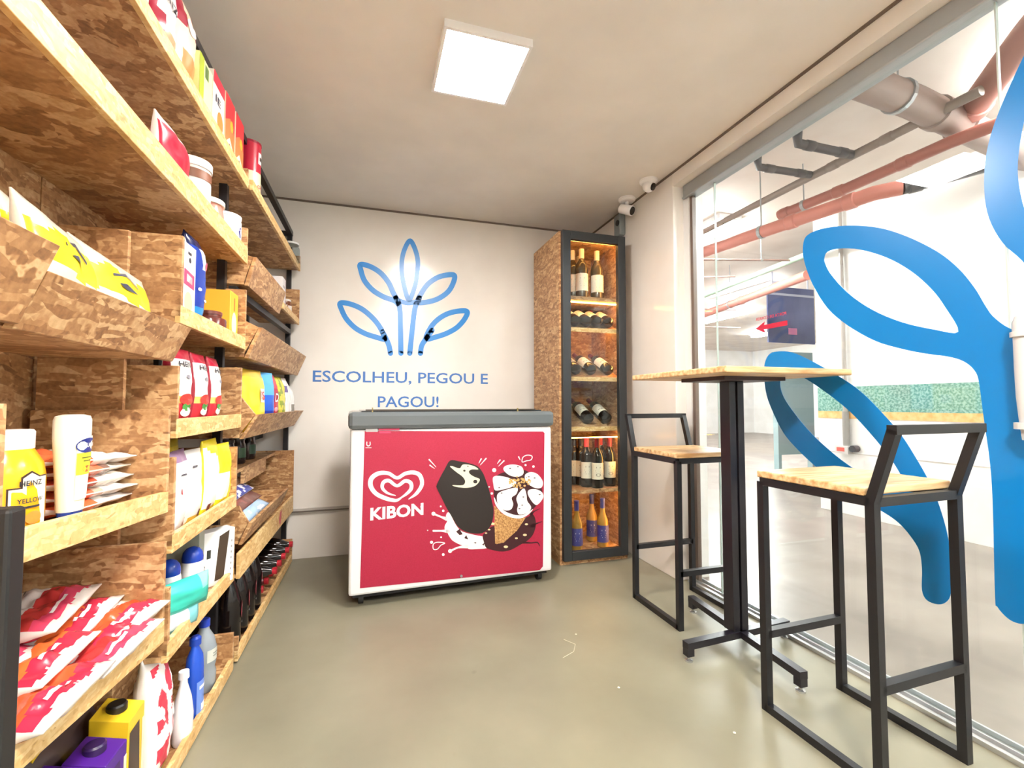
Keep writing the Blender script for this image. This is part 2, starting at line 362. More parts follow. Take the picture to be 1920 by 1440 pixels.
b.box((5.2, 4.996, 2.50), (6.03, 5.0, 2.53), 1).box((5.55, 4.994, 1.96), (5.7, 4.999, 2.05), 2)
for x in (5.3, 5.93): b.box((x-.008, 5.005, 2.62), (x+.008, 5.015, GZ), 1)
b.build('hanging_banner', [noise_mat('banner_blue', '#454d7c', '#6d76a6', 1.5, .5), plain('#cfd3e6', .5), plain('#e58ab8', .5)], None, label='dark slate blue banner hanging in the garage beyond the glass', cat='banner')
b = MB(); b.box((5.35, 5.02, .3), (6.0, 5.1, 1.72)).box((5.35, 5.0, 1.4), (6.0, 5.02, 1.44), 1).box((5.35, 5.02, 0), (5.4, 5.1, .3)).box((5.95, 5.02, 0), (6.0, 5.1, .3))
b.build('display_board', [plain('#9fb9bd', .5), plain('#f2f4f5', .5)], label='pale blue green board standing below the blue banner', cat='board')
for k, (x, y) in enumerate([(3.3, .9), (3.3, 4.2), (5.8, 6.0), (3.1, 7.5), (8.0, 5.0), (5.5, 9.5), (2.8, -2.0), (3.2, 10.5), (9.5, 9.0), (8.0, 11.5), (6.8, 7.6)]):  # tube lights added to whiten the garage, the later ones its dark far corridor
    t = thing('added_fixture', 'long white tube light added under the garage ceiling beyond the glass', 'ceiling light', (x, y, GZ-.06), 'added tube lights under the garage ceiling')
    MB().box((x-.13, y-.62, GZ-.05), (x+.13, y+.62, GZ)).build('housing', WHITE, t)
    for sx in (-.06, .06): MB().tube([(x+sx, y-.6, GZ-.08), (x+sx, y+.6, GZ-.08)], .03, 8).build('tube', E_GAR, t)

# ------------------------------------------------------------------ ceiling lamps and small devices
def lamp(x0, y0, x1, y1, mat, label):
    t = thing('ceiling_lamp', label, 'ceiling lamp', ((x0+x1)/2, (y0+y1)/2, CZ-.03))
    m = MB(); e = .012
    m.box((x0, y0, CZ-.03), (x1, y0+e, CZ)).box((x0, y1-e, CZ-.03), (x1, y1, CZ)).box((x0, y0+e, CZ-.03), (x0+e, y1-e, CZ)).box((x1-e, y0+e, CZ-.03), (x1, y1-e, CZ))
    m.build('frame', WHITE, t); MB().box((x0+e, y0+e, CZ-.028), (x1-e, y1-e, CZ-.001)).build('diffuser', mat, t)
lamp(.235, 1.575, .565, 1.935, E_LAMP, 'square glowing LED panel lamp on the grey ceiling')
lamp(.2, -.55, .6, -.15, E_LAMP2, 'second square LED panel lamp on the ceiling above the doorway side')
# cameras
def dome(loc, big, label, ang):
    t = thing('security_camera', label, 'security camera', loc); x, y, z = loc
    M0 = Matrix.Translation(Vector((x, y, z)))
    MB().lathe([(.055, 0), (.055, -.012), (.045, -.022)], 24, loc).build('mount', WHITE, t, smooth='auto')
    d = Vector((0, -1, -.45)).normalized(); d = Matrix.Rotation(ang, 3, 'Z') @ d
    if big:
        prof = [(.036*sin(a), -.036*cos(a)) for a in [pi*k/12 for k in range(1, 12)]]
        MB().lathe(prof, 24, (x, y, z-.035)).build('dome', WHITE, t, smooth=True)
        c = Vector((x, y, z-.035)); MB().tube([c+d*.02, c+d*.036, c+d*.038], [.022, .021, .017], 20).build('lens', plain('#141418', .15), t)
    else:
        MB().tube([(x, y, z-.02), (x, y+.005, z-.055)], .012, 12).build('neck', WHITE, t, smooth='auto')
        c = Vector((x, y, z-.075)); MB().tube([c-d*.05, c+d*.035, c+d*.04], [.03, .033, .031], 22).build('housing', WHITE, t, smooth='auto')
        MB().tube([c+d*.037, c+d*.043], [.028, .026], 22).build('lens', plain('#101014', .15), t)
    return t
dome((1.605, 2.40, CZ), True, 'white round dome security camera on the ceiling, the nearer one', .5)
dome((1.612, 2.66, CZ), False, 'white bullet security camera with black lens, beside the dome camera', .55)
t = thing('junction_box', 'small grey plastic box with a black socket high on the right wall', 'junction box', (XR-.02, 2.83, 2.12))
MB().box((XR-.05, 2.79, 2.165), (XR, 2.87, 2.315)).build('box_body', plain('#7c8588', .45), t, bevel=.01)
MB().tube([(XR-.05, 2.81, 2.25), (XR-.058, 2.81, 2.25)], .02, 14).build('socket', plain('#121214', .4), t)
MB().tube([(XR-.02, 2.82, 2.17), (XR-.02, 2.82, 2.0), (XR-.01, 2.9, 1.9)], .006, 8).build('cable', plain('#6c7073', .5), t)

# ------------------------------------------------------------------ wall logo and slogan
BLUE = plain('#1f86d9', .28, name='blue_vinyl'); BLUE2 = plain('#0476bf', .3, name='blue_window_vinyl'); TBL = plain('#3f74bd', .4, name='blue_letters')
YW = YB-.0015
def WP(a, b, d=0): return on(560+a*.27778, 400+b*.27778, y=YW-d)
logo = MB(); wdt = 35
logo.ribbon([(575, 850), (520, 835), (450, 812), (380, 772), (322, 712), (290, 650), (280, 607), (340, 610), (425, 645), (505, 712), (555, 780), (578, 838)], wdt, WP, closed=True, sub=8)
logo.ribbon([(565, 800), (592, 850), (610, 895), (620, 945)], wdt, WP)
logo.ribbon([(675, 615), (645, 590), (570, 562), (500, 518), (445, 455), (420, 385), (417, 345), (480, 358), (550, 400), (605, 465), (640, 540), (668, 590)], wdt, WP, closed=True, sub=8)
logo.ribbon([(655, 570), (682, 640), (688, 800), (690, 945)], wdt, WP)
logo.ribbon([(665, 585), (735, 606), (810, 592)], wdt*.9, WP)
logo.ribbon([(815, 570), (785, 640), (765, 800), (750, 945)], wdt, WP)
logo.ribbon([(805, 600), (825, 545), (870, 480), (930, 437), (990, 418), (1048, 417), (1047, 460), (1012, 525), (950, 572), (880, 596)], wdt, WP, closed=True, sub=8)
logo.ribbon([(745, 585), (712, 490), (697, 400), (698, 310), (718, 235), (752, 185), (785, 240), (804, 320), (800, 400), (785, 490)], wdt*.9, WP, closed=True, sub=8)
logo.ribbon([(822, 945), (832, 890), (868, 835), (900, 790)], wdt, WP)
logo.ribbon([(862, 845), (895, 765), (955, 705), (1035, 668), (1132, 660), (1125, 705), (1075, 765), (1010, 805), (935, 832)], wdt, WP, closed=True, sub=8)
logo.build('plant_logo', BLUE, label='blue five-leaf plant emblem on the white back wall', cat='wall decal')
PY = plane_y(YW)
m = MB().text('ESCOLHEU, PEGOU E', .105, lambda a, b, d: PY(a, b, -d), 0, bold=.012, cx=.235, cy=1.183, wid=1.19)
m.build('slogan_line', TBL, label='upper row of blue slogan lettering on the back wall', cat='wall lettering')
m = MB().text('PAGOU!', .105, lambda a, b, d: PY(a, b, -d), 0, bold=.012, cx=.262, cy=1.014, wid=.415)
m.build('slogan_line', TBL, label='lower short row of blue slogan lettering just above the freezer', cat='wall lettering')

# ------------------------------------------------------------------ window sticker
def GP(px, py, X=XG-.006): p = on(px, py, x=X); return (p.y, p.z)
def smooth_loop(pts, sub=5):
    n = len(pts); out = []
    for i in range(n):
        a, b, c, e = [Vector(pts[(i+k) % n]) for k in (-1, 0, 1, 2)]
        for q in range(sub):
            t = q/sub; out.append(tuple(.5*((2*b)+(c-a)*t+(2*a-5*b+4*c-e)*t*t+(3*b-a-3*c+e)*t*t*t)))
    return out
outer = [(1513, 442), (1541, 429), (1591, 423), (1647, 427), (1702, 444), (1758, 472), (1797, 503), (1827, 539), (1847, 572), (1863, 594), (1894, 616), (1925, 632)]
low = [(1866, 1117), (1862, 956), (1857, 872), (1844, 778), (1836, 717), (1827, 694), (1808, 678), (1780, 669), (1736, 663), (1691, 654), (1641, 639), (1591, 611), (1552, 578), (1524, 533), (1508, 489), (1506, 461)]
o3 = [GP(*p) for p in outer]; l3 = [GP(*p) for p in low]
yc = GP(1866, 1117)[0]; zb = l3[0][1]; sw = .088
stem_r = [(yc-sw, zb), (yc-sw*.95, zb-.03), (yc-sw*.72, zb-.052), (yc-sw*.5, zb-.058), (yc-sw*.28, zb-.052), (yc-sw*.05, zb-.03)]
loop = o3[:-1]+[(.80, 1.188), (.74, 1.18), (.68, 1.188), (.68, 1.095), (.74, 1.09), (.79, 1.085), (yc-sw+.004, 1.03), (yc-sw, .9)]+stem_r+l3
hole = [GP(*p) for p in [(1546, 483), (1552, 472), (1574, 466), (1613, 468), (1663, 483), (1708, 508), (1747, 542), (1774, 578), (1797, 622), (1752, 618), (1691, 604), (1636, 581), (1591, 550), (1558, 514), (1547, 492)]]
gx = plane_x(XG-.006); tg = thing('plant_sticker', 'huge bright blue plant emblem sticker across the shop glass', 'window sticker', (XG-.006, 1.1, .3))
fl = lambda a, b, d: gx(a, b, -d)
def lp(pts, sub=4): return [tuple(v) for v in smooth_loop(pts, sub)]
MB().poly([lp(loop), lp(hole)], fl, 0, th=.001).build('upper_leaf', BLUE2, tg)
o2 = [(1433, 690), (1441, 666), (1458, 659), (1486, 661), (1524, 678), (1569, 703), (1613, 733), (1658, 778), (1691, 817), (1719, 861), (1741, 900), (1758, 939), (1772, 983), (1780, 1022), (1784, 1067), (1783, 1112), (1774, 1129), (1758, 1133), (1738, 1125), (1729, 1106), (1729, 1067), (1724, 1033), (1708, 1006), (1686, 981), (1658, 961), (1613, 936), (1569, 906), (1530, 875), (1497, 844), (1469, 811), (1447, 767), (1436, 733)]
h2 = [(1463, 720), (1470, 702), (1500, 705), (1541, 730), (1591, 769), (1636, 817), (1668, 857), (1688, 888), (1700, 915), (1672, 912), (1637, 898), (1597, 876), (1560, 848), (1520, 811), (1490, 775), (1470, 745)]
MB().poly([lp([GP(*p) for p in o2]), lp([GP(*p) for p in h2])], fl, 0, th=.001).build('lower_leaf', BLUE2, tg)
cl = [GP(*p) for p in [(1920, 105), (1890, 170), (1862, 240), (1848, 300), (1846, 360), (1855, 410), (1880, 455), (1918, 490)]]
ymc = .735
cl_o = cl+[(ymc+.03, 1.30), (ymc-.03, 1.30)]+[(2*ymc-y_, z_) for (y_, z_) in reversed(cl)]+[(ymc-.02, 2.05), (ymc+.02, 2.05)]
hl_o = [(.735, 1.90), (.78, 1.87), (.80, 1.80), (.815, 1.71), (.818, 1.64), (.808, 1.55), (.785, 1.47), (.735, 1.41), (.685, 1.47), (.662, 1.55), (.652, 1.64), (.655, 1.71), (.67, 1.80), (.69, 1.87)]
MB().poly([lp(cl_o), lp(hl_o)], fl, 0, th=.001).build('top_leaf', BLUE2, tg)
sg = thing('door_notice', 'small red lettering with a red arrow on the glass', 'window sticker', (XG-.006, 1.68, 1.36)); RED = plain('#b3203f', .5)
MB().text('PORTA DE CORRER', .019, fl, .001, cx=1.682, cy=1.402, wid=.17, bold=.02, mirror=False).build('lettering', RED, sg)
a0, a1, az = 1.77, 1.593, 1.358
MB().poly([(a0, az), (a0-.055, az+.027), (a0-.05, az+.011), (a1, az+.011), (a1, az-.011), (a0-.05, az-.011), (a0-.055, az-.027)], fl, .0).build('arrow', RED, sg)
# grey wall device at the right edge
t = thing('dispenser', 'pale grey rounded plastic dispenser on the glass at the right edge', 'dispenser', (1.74, .80, .87))
LG = plain('#c9cacd', .4)
MB().lathe([(.018, .0), (.022, .05), (.026, .12), (.027, .2), (.027, .285)], 24, (1.73, .80, .90), sx=1.0).build('body', LG, t, smooth='auto')
MB().lathe([(.033, 0), (.033, .018)], 24, (1.73, .80, .93)).build('lower_collar', LG, t, smooth='auto')
MB().lathe([(.033, 0), (.033, .014), (.028, .016), (.028, .04), (.022, .058), (.008, .066)], 24, (1.73, .80, 1.185)).build('cap', LG, t, smooth='auto')

# ------------------------------------------------------------------ freezer
fa = Vector((-.087, 2.429, 0)); fb = Vector((.995, 2.475, 0)); ex = (fb-fa).normalized(); ey = Vector((-ex.y, ex.x, 0)); FW = (fb-fa).length
def FT(s_, t_, z_): return fa+ex*s_+ey*t_+Vector((0, 0, z_))
fz = thing('ice_cream_freezer', 'white chest freezer with a red ice cream advert against the back wall', 'freezer', tuple(FT(FW/2, .3, 0)))
def fbox(m, a, b, mi=0): return m.box(a, b, mi, FT)
fbox(MB(), (.0, 0, .06), (FW, .56, .87)).build('body', WBODY, fz, bevel=.012)
m = MB(); fbox(m, (.02, .03, .04), (FW-.02, .54, .06)); m.build('underframe', plain('#202226', .6), fz)
lidm = plain('#5d6468', .2)
m = MB(); fbox(m, (-.012, -.018, .872), (FW+.012, .575, .958)); m.build('lid_rim', lidm, fz, bevel=.02)
m = MB(); fbox(m, (.05, .03, .958), (FW-.05, .53, .965)); m.build('lid_glass', plain('#2b3034', .08), fz)
m = MB(); fbox(m, (.07, .02, .965), (FW-.09, .035, .971)); fbox(m, (.10, .02, .958), (.106, .03, .98), 1); fbox(m, (FW-.2, .02, .958), (FW-.194, .03, .976), 1)
m.build('lid_track', [plain('#3a3228', .4), plain('#9b8a50', .3)], fz)
for s_, t_ in ((.06, .06), (FW-.06, .06), (.06, .5), (FW-.06, .5)):
    c = MB(); p = FT(s_, t_, .03); c.tube([p-ex*.012, p+ex*.012], .03, 18); p2 = FT(s_, t_, .055); c.bar(FT(s_, t_, .03), p2, .034, .02, 1)
    c.build('caster', [plain('#1a1a1c', .5), GREYM], fz, smooth='auto')
# the advert, laid out on the front face
def FP(px, py, d=0):
    r = ray(px, py); n = -ey; o = fa+n*(.002+d); tt_ = (o-C0).dot(n)/r.dot(n); return C0+r*tt_
REDB = noise_mat('advert_red', '#a3173a', '#ab1e42', 200, .45, 2)
ad = MB().poly([(684, 808), (1018, 809), (1021, 812), (1018, 1062), (1012, 1069), (675, 1103)], FP, 0).build('advert', REDB, fz)
wm, dk, crm, cone, choc, pinkn, gold = [plain(c, .45) for c in ('#f6f2f2', '#231b1a', '#e9e2c4', '#b98a52', '#3a121b', '#caa28c', '#c89a50')]
K = lambda a, b, d=0: FP(630+a*.28477, 740+b*.28477, d)          # coordinates of the heart mark
Z = lambda a, b, d=0: FP(780+a*.14586, 840+b*.14583, d)          # coordinates of the picture
mk = MB()
mk.ribbon([(478, 688), (530, 650), (566, 590), (552, 532), (510, 512), (455, 520), (402, 548), (345, 518), (282, 518), (235, 550), (228, 600), (262, 650), (320, 680), (375, 695), (405, 694), (440, 670)], [4, 22, 26, 28, 26, 24, 22, 24, 28, 30, 30, 28, 28, 24, 18, 8], K, .0008)
mk.ribbon([(392, 664), (340, 648), (306, 615), (312, 578), (348, 566), (402, 600), (455, 568), (492, 582), (494, 620), (462, 655), (425, 680)], [4, 16, 22, 24, 24, 20, 24, 26, 24, 18, 8], K, .0008)
mk.build('heart_mark', wm, ad)
c0 = K(404, 768); ang = .0
def KT(a, b, d=0): return c0+ex*a+Vector((0, 0, b))-ey*d+Vector((0, 0, a*.03))
MB().text('KIBON', .082, KT, .001, bold=.035, wid=.262).build('brand_lettering', wm, ad)
MB().ribbon([(558, 736), (565, 728), (574, 734), (570, 745), (560, 744)], 4, K, .0008, closed=True).build('registered_mark', wm, ad)
sp = MB()
sp.poly(lp([(405, 830), (440, 850), (520, 1000), (600, 1075), (760, 1120), (880, 1150), (930, 1260), (900, 1290), (780, 1300), (680, 1300), (640, 1265), (560, 1240), (470, 1190), (425, 1130), (400, 1080), (372, 1060), (370, 1000), (400, 940), (385, 880)]), Z, .0008)
for r_ in ([(390, 910), (320, 885), (225, 845)], [(410, 1070), (320, 1065), (225, 1065)], [(650, 1265), (540, 1280), (440, 1325)]):
    sp.ribbon(r_, [50, 22, 26], Z, .0008)
for (x_, y_, q) in ((225, 845, 26), (350, 808, 16), (318, 750, 12), (225, 1065, 14), (150, 1058, 9), (438, 1325, 26), (350, 1370, 18), (200, 1212, 20), (322, 1148, 12), (975, 585, 16), (940, 500, 10), (1005, 285, 26), (1408, 220, 14), (1510, 238, 16)):
    sp.poly([(x_+q*cos(k*.5236), y_+q*sin(k*.5236)) for k in range(12)], Z, .0008)
for r_ in ([(170, 150), (258, 245)], [(180, 222), (238, 265)], [(900, 135), (828, 218)], [(838, 140), (808, 195)], [(1130, 165), (1060, 235)], [(1080, 155), (1045, 200)], [(1320, 115), (1340, 155)]):
    sp.ribbon(r_, [18, 5], Z, .0008)
sp.ribbon([(1365, 180), (1375, 120), (1430, 92), (1490, 105), (1480, 150), (1420, 165)], 11, Z, .0008, closed=True)
sp.ribbon([(225, 1300), (222, 1240), (270, 1212), (370, 1222), (320, 1250), (275, 1300)], 11, Z, .0008, closed=True)
sp.build('splash', wm, ad)
pd = MB().poly(lp([(940, 1040), (1010, 1000), (1400, 900), (1490, 850), (1530, 900), (1540, 1000), (1500, 1120), (1420, 1200), (1330, 1250), (1220, 1310), (1100, 1330), (980, 1310), (900, 1280), (870, 1200), (860, 1120)]), Z, .0011)
pd.ribbon([(1500, 1000), (1540, 975), (1620, 945)], [50, 20, 6], Z, .0011).ribbon([(1380, 1215), (1480, 1220), (1560, 1215), (1590, 1260)], [30, 16, 16, 8], Z, .0011).ribbon([(1480, 850), (1520, 815), (1590, 780)], [40, 16, 6], Z, .0011)
pd.build('chocolate_puddle', choc, ad)
fl_ = MB()
for (x_, y_, q) in ((1420, 980, 18), (1400, 1118, 22), (1290, 1160, 16), (1155, 1270, 24), (985, 975, 24), (940, 1050, 14), (900, 1095, 13)): fl_.poly([(x_+q*1.2*cos(k*.6283), y_+q*.7*sin(k*.6283)) for k in range(10)], Z, .0014)
fl_.build('nut_flakes', plain('#e8d3a4', .5), ad)
ck = MB()
for l_ in ([(515, 1075), (560, 1040), (600, 1110), (560, 1120)], [(620, 1160), (645, 1120), (672, 1175)], [(740, 1215), (775, 1210), (770, 1230)], [(850, 1240), (880, 1220), (870, 1255)]): ck.poly(l_, Z, .0014)
ck.build('chocolate_chips', choc, ad)
ic = MB().poly(lp([(440, 160), (560, 172), (680, 195), (790, 235), (860, 320), (900, 420), (940, 540), (975, 680), (998, 800), (985, 930), (940, 1030), (860, 1090), (760, 1100), (640, 1075), (540, 1010), (470, 900), (400, 780), (330, 640), (270, 520), (265, 480), (310, 380), (370, 270)]), Z, .0017).build('ice_cream_bar', dk, ad)
MB().poly(lp([(440, 240), (470, 235), (560, 262), (600, 215), (680, 215), (760, 240), (800, 275), (720, 275), (680, 300), (700, 340), (760, 375), (818, 400), (800, 450), (740, 495), (640, 512), (520, 500), (470, 478), (600, 478), (632, 430), (600, 370), (520, 310)]), Z, .0021).build('cream_bite', crm, ic)
m = MB()
for (x_, y_, q) in ((622, 292, 16), (762, 432, 28), (668, 235, 9), (720, 330, 10)): m.poly([(x_+q*cos(k*.7854), y_+q*.9*sin(k*.7854)) for k in range(8)], Z, .0024)
m.build('chip_dots', dk, ic)
cn = MB().poly([(1008, 740), (1110, 850), (1230, 885), (1410, 895), (1300, 1060), (1130, 1215), (1040, 1235), (1018, 1230), (1010, 1000)], Z, .0015).build('wafer_cone', noise_mat('wafer', '#8f6132', '#d3a66c', 120, .5, 2), ad)
m = MB().poly(lp([(1000, 540), (1010, 650), (1060, 780), (1180, 870), (1300, 895), (1420, 860), (1500, 790), (1620, 640), (1600, 480), (1500, 350), (1380, 280), (1200, 300), (1080, 330), (1000, 400)]), Z, .0018); m.build('cone_filling', choc, cn)
m = MB()
for l_ in ([(1125, 280), (1150, 230), (1250, 212), (1350, 235), (1382, 290), (1370, 345), (1300, 370), (1200, 350)], [(990, 380), (1050, 358), (1180, 380), (1290, 440), (1230, 500), (1130, 530), (1020, 545), (995, 470)], [(1400, 350), (1470, 310), (1560, 335), (1630, 430), (1610, 510), (1520, 510), (1420, 440)], [(1450, 540), (1540, 530), (1620, 570), (1635, 640), (1560, 730), (1500, 700), (1440, 600)], [(1040, 640), (1060, 580), (1150, 540), (1300, 510), (1290, 590), (1230, 640), (1250, 720), (1220, 790), (1140, 800), (1060, 740)], [(1290, 650), (1330, 570), (1390, 520), (1420, 600), (1430, 680), (1480, 760), (1440, 830), (1330, 855), (1300, 800), (1310, 730)]):
    m.poly(lp(l_), Z, .0021)
m.ribbon([(1005, 640), (1040, 730), (1120, 820), (1230, 872), (1340, 885), (1430, 850), (1500, 790)], [10, 30, 40, 44, 40, 26, 8], Z, .0021); m.build('cream_petals', wm, cn)
m = MB()
random.seed(3)
for k in range(46):
    a = random.uniform(0, 6.28); r_ = random.uniform(0, 1)**.6; x_ = 1330+150*r_*cos(a); y_ = 440+75*r_*sin(a); q = random.uniform(9, 20)
    m.poly([(x_+q*cos(j*1.2566+a), y_+q*.8*sin(j*1.2566+a)) for j in range(5)], Z, .0024+.00002*k)
m.build('nut_crumble', noise_mat('nut', '#b07c3a', '#e6c27c', 300, .5, 2), cn)
m = MB()
for (x_, y_) in ((1210, 262), (1310, 240), (1450, 370), (1525, 385), (1100, 580), (1365, 735), (1590, 600), (1380, 630), (1070, 510), (1330, 780)): m.poly([(x_+14*cos(k*1.05), y_+7*sin(k*1.05)) for k in range(6)], Z, .0026)
m.build('sprinkles', plain('#4c3a44', .5), cn)
Kp = lambda a, b, d=0: FP(630+a*.28477, 740+b*.28477, d)
MB().poly([(280, 215), (418, 215), (418, 235), (280, 235)], Kp, .0004, 0).poly([(285, 238), (360, 238), (360, 254), (285, 254)], Kp, .0004, 0).poly([(195, 215), (275, 215), (275, 245), (195, 245)], Kp, .0004, 1).build('small_labels', [plain('#c9436a', .5), plain('#c9c9cc', .5)], fz)
MB().ribbon([(203, 312), (203, 330), (213, 338), (224, 330), (224, 312)], 6, Kp, .0008).ribbon([(195, 350), (232, 350)], 3, Kp, .0008).build('maker_emblem', wm, ad)
MB().tube([FT(.56, -.002, .095), FT(.56, -.008, .095)], .007, 12).build('lock', GREYM, fz)

# ------------------------------------------------------------------ wine cabinet
X0, X1, Y0, Y1, ZT = 1.14, 1.612, 2.70, 3.17, 2.10
wc = thing('wine_cabinet', 'tall lit wine cabinet with chipboard sides and black framed glass door', 'wine cabinet', ((X0+X1)/2, (Y0+Y1)/2, 0))
P_ = .018
MB().box((X0, Y0, 0), (X0+P_, Y1, ZT)).build('side_panel', OSB, wc)
MB().box((X1-P_, Y0, 0), (X1, Y1, ZT)).build('side_panel', OSB, wc)
MB().box((X0+P_, Y1-P_, .05), (X1-P_, Y1, ZT)).build('back_panel', OSB, wc)
MB().box((X0+P_, Y0, ZT-P_), (X1-P_, Y1-P_, ZT)).build('top_panel', OSB, wc)
MB().box((X0+P_, Y0, 0), (X1-P_, Y1-P_, .058)).build('plinth', OSB, wc)
shz = [1.672, .43]
for z in shz: MB().box((X0+P_, Y0+.012, z), (X1-P_, Y1-P_, z+.022)).build('shelf', OSB, wc)
def slope(zf, rise=.15):
    m = MB(); d = (rise)
    m.hexa([(X0+P_, Y0+.02, zf-.015), (X1-P_, Y0+.02, zf-.015), (X0+P_, Y0+.35, zf-.015+d), (X1-P_, Y0+.35, zf-.015+d), (X0+P_, Y0+.02, zf), (X1-P_, Y0+.02, zf), (X0+P_, Y0+.35, zf+d), (X1-P_, Y0+.35, zf+d)])
    m.build('sloping_shelf', OSB, wc)
    MB().box((X0+P_, Y0+.008, zf-.015), (X1-P_, Y0+.018, zf+.012)).build('shelf_stop', OSBE, wc)
for zf in (1.478, 1.160, .84): slope(zf)
dr = MB(); a, b_ = .055, .055; yd0, yd1 = 2.665, 2.699
dx0, dx1, dz0, dz1 = X0+.012, X1-.012, .03, ZT-.0
dr.box((dx0, yd0, dz0), (dx0+a, yd1, dz1)).box((dx1-a, yd0, dz0), (dx1, yd1, dz1)).box((dx0+a, yd0, dz1-a), (dx1-a, yd1, dz1)).box((dx0+a, yd0, dz0), (dx1-a, yd1, dz0+a))
door = dr.build('door', plain('#262a2e', .45), wc, bevel=.003)
MB().box((dx0+a, yd0+.015, dz0+a), (dx1-a, yd0+.019, dz1-a)).build('door_glass', GLASS, door)
for (z0, z1) in ((1.72, 2.06), (1.52, 1.66), (1.20, 1.44), (.60, .80), (.10, .41)):
    MB().box((X1-P_-.008, Y0+.006, z0), (X1-P_-.001, Y0+.014, z1)).build('led_strip', E_LED, wc)

E_LEDH = emit('warm_led_bar', '#ffb85c', 16.0)
for z in (2.074, 1.664, .776, .422):
    MB().box((X0+.04, Y0+.06, z), (X1-.03, Y0+.072, z+.006)).build('led_bar', E_LEDH, wc)
MB().box((X0+.04, Y0+.20, 1.50), (X1-.03, Y0+.212, 1.506)).build('led_bar', E_LEDH, wc)
BOTG = plain('#15130f', .12, name='dark_bottle_glass')
def bottle(kind, label, group=None):
    """upright bottle at the origin, label facing -y"""
    t = thing('wine_bottle', label, 'wine bottle', (0, 0, 0), group)
    spec = dict(white=('#4a3a20', '#efeae2', '#f1e2cf', '#8aa0b5'), red=('#17100f', '#eee8dc', '#c8384c', '#5a4038'), dark=('#14100e', '#e9dcc4', '#2a1418', '#7a5a3a'), lab=('#14100f', '#efe9da', '#6a1422', '#4b4440'), blue=('#a8863e', '#34368c', '#34368c', '#d8d4ee'))[kind]
    gm = plain(spec[0], .1) if kind != 'blue' else plain('#9c7a35', .1)
    r = .037
    prof = [(.030, 0), (.036, .004), (r, .012), (r, .185), (.034, .205), (.024, .225), (.0155, .24), (.0145, .262)] if kind != 'blue' else [(.028, 0), (.035, .006), (r*.97, .012), (r*.97, .15), (.034, .17), (.022, .20), (.015, .225), (.0145, .262)]
    MB().lathe(prof, 24).build('glass_body', gm, t, smooth='auto')
    MB().lathe([(.0152, 0), (.0156, .05), (.0158, .052), (.0158, .06), (.012, .062)], 20, (0, 0, .243)).build('capsule', plain(spec[2], .35), t, smooth='auto')
    z0, z1 = (.055, .155) if kind != 'blue' else (.035, .14)
    m = MB(); n = 14; R = r+.0008; A0 = -pi/2-1.25; A1 = -pi/2+1.25
    vs = [(R*cos(A0+(A1-A0)*k/n), R*sin(A0+(A1-A0)*k/n), z) for z in (z0, z1) for k in range(n+1)]
    m.add(vs, [(k, k+1, n+2+k, n+1+k) for k in range(n)]); 
    lab = m.build('bottle_label', plain(spec[1], .55), t, smooth=True)
    cyl = lambda a_, b2, d: Vector(((R+.0006+d)*sin(a_/R), -(R+.0006+d)*cos(a_/R), b2))
    m = MB(); zc = z0+(z1-z0)*.72
    m.poly([(-.012, zc-.004), (.012, zc-.004), (.012, zc+.004), (-.012, zc+.004)], cyl, 0)
    for q in range(3): m.poly([(-.018+.004*q, zc-.022-.012*q), (.018-.004*q, zc-.022-.012*q), (.018-.004*q, zc-.018-.012*q), (-.018+.004*q, zc-.018-.012*q)], cyl, 0)
    if kind == 'lab': m.poly([(.015*cos(k*.52), zc-.045+.009*sin(k*.52)) for k in range(12)], cyl, .0002)
    m.build('label_print', plain(spec[3], .6), lab)
    return t
PR = {k: bottle(k, 'x') for k in ('white', 'red', 'dark', 'lab', 'blue')}; used = set()
def put_bottle(kind, loc, label, rot=(0, 0, 0), group=None, s=1.0):
    o = PR[kind] if kind not in used else copy_tree(PR[kind]); used.add(kind)
    o.location = loc; o.rotation_euler = rot; o['label'] = label; o.scale = (s, s, s)
    if group: o['group'] = group
    return o
ztop = 1.695; G1 = 'bottles on the top cabinet shelf'
def cabx(px, y): return on(px, 760, y=y).x
for (px, y, l) in ((1075, 2.90, 'dim wine bottle with amber capsule, at the left edge of the top cabinet shelf'), (1092, 2.85, 'white-labelled wine bottle with pale capsule, middle of the top cabinet shelf'), (1087, 3.0, 'wine bottle half hidden behind the middle one on the top cabinet shelf'), (1121, 2.86, 'white-labelled wine bottle with cream capsule, right on the top cabinet shelf')):
    put_bottle('white', (cabx(px, y), y, ztop), l, (0, 0, -.3), G1, 1.18)
def lying(kind, x, zf, label, group, tw=0.0, roll=-.45, yf=2.75):
    # bottle leaning back along the sloping shelf, base to the front
    th = math.atan2(.15, .33); rot = Matrix.Rotation(tw, 3, 'Z') @ Matrix.Rotation(-(pi/2-th), 3, 'X') @ Matrix.Rotation(roll, 3, 'Z')
    return put_bottle(kind, (x, yf, zf+.060), label, rot.to_euler(), group)
for i, x in enumerate([cabx(p_, 2.75) for p_ in (1080, 1101, 1122, 1143)]):
    lying(['lab', 'red', 'lab', 'red'][i], x, 1.478, ['leftmost', 'second from left', 'third from left', 'rightmost'][i]+' wine bottle lying on the upper sloping cabinet shelf', 'bottles on the upper sloping shelf', 0)
for i, x in enumerate([cabx(p_, 2.75) for p_ in (1081, 1110, 1142)]):
    lying('lab', x, 1.160, ['leftmost', 'middle', 'rightmost'][i]+' wine bottle with a cream label lying on the middle sloping cabinet shelf', 'bottles on the middle sloping shelf', 0)
lying('lab', cabx(1104, 2.75), .84, 'wine bottle with a plain cream label lying on the lowest sloping cabinet shelf', 'bottles on the lowest sloping shelf', 0)
lying('lab', cabx(1138, 2.75), .84, 'wine bottle with a pictured label lying on the lowest sloping cabinet shelf, on the right', 'bottles on the lowest sloping shelf', 0)
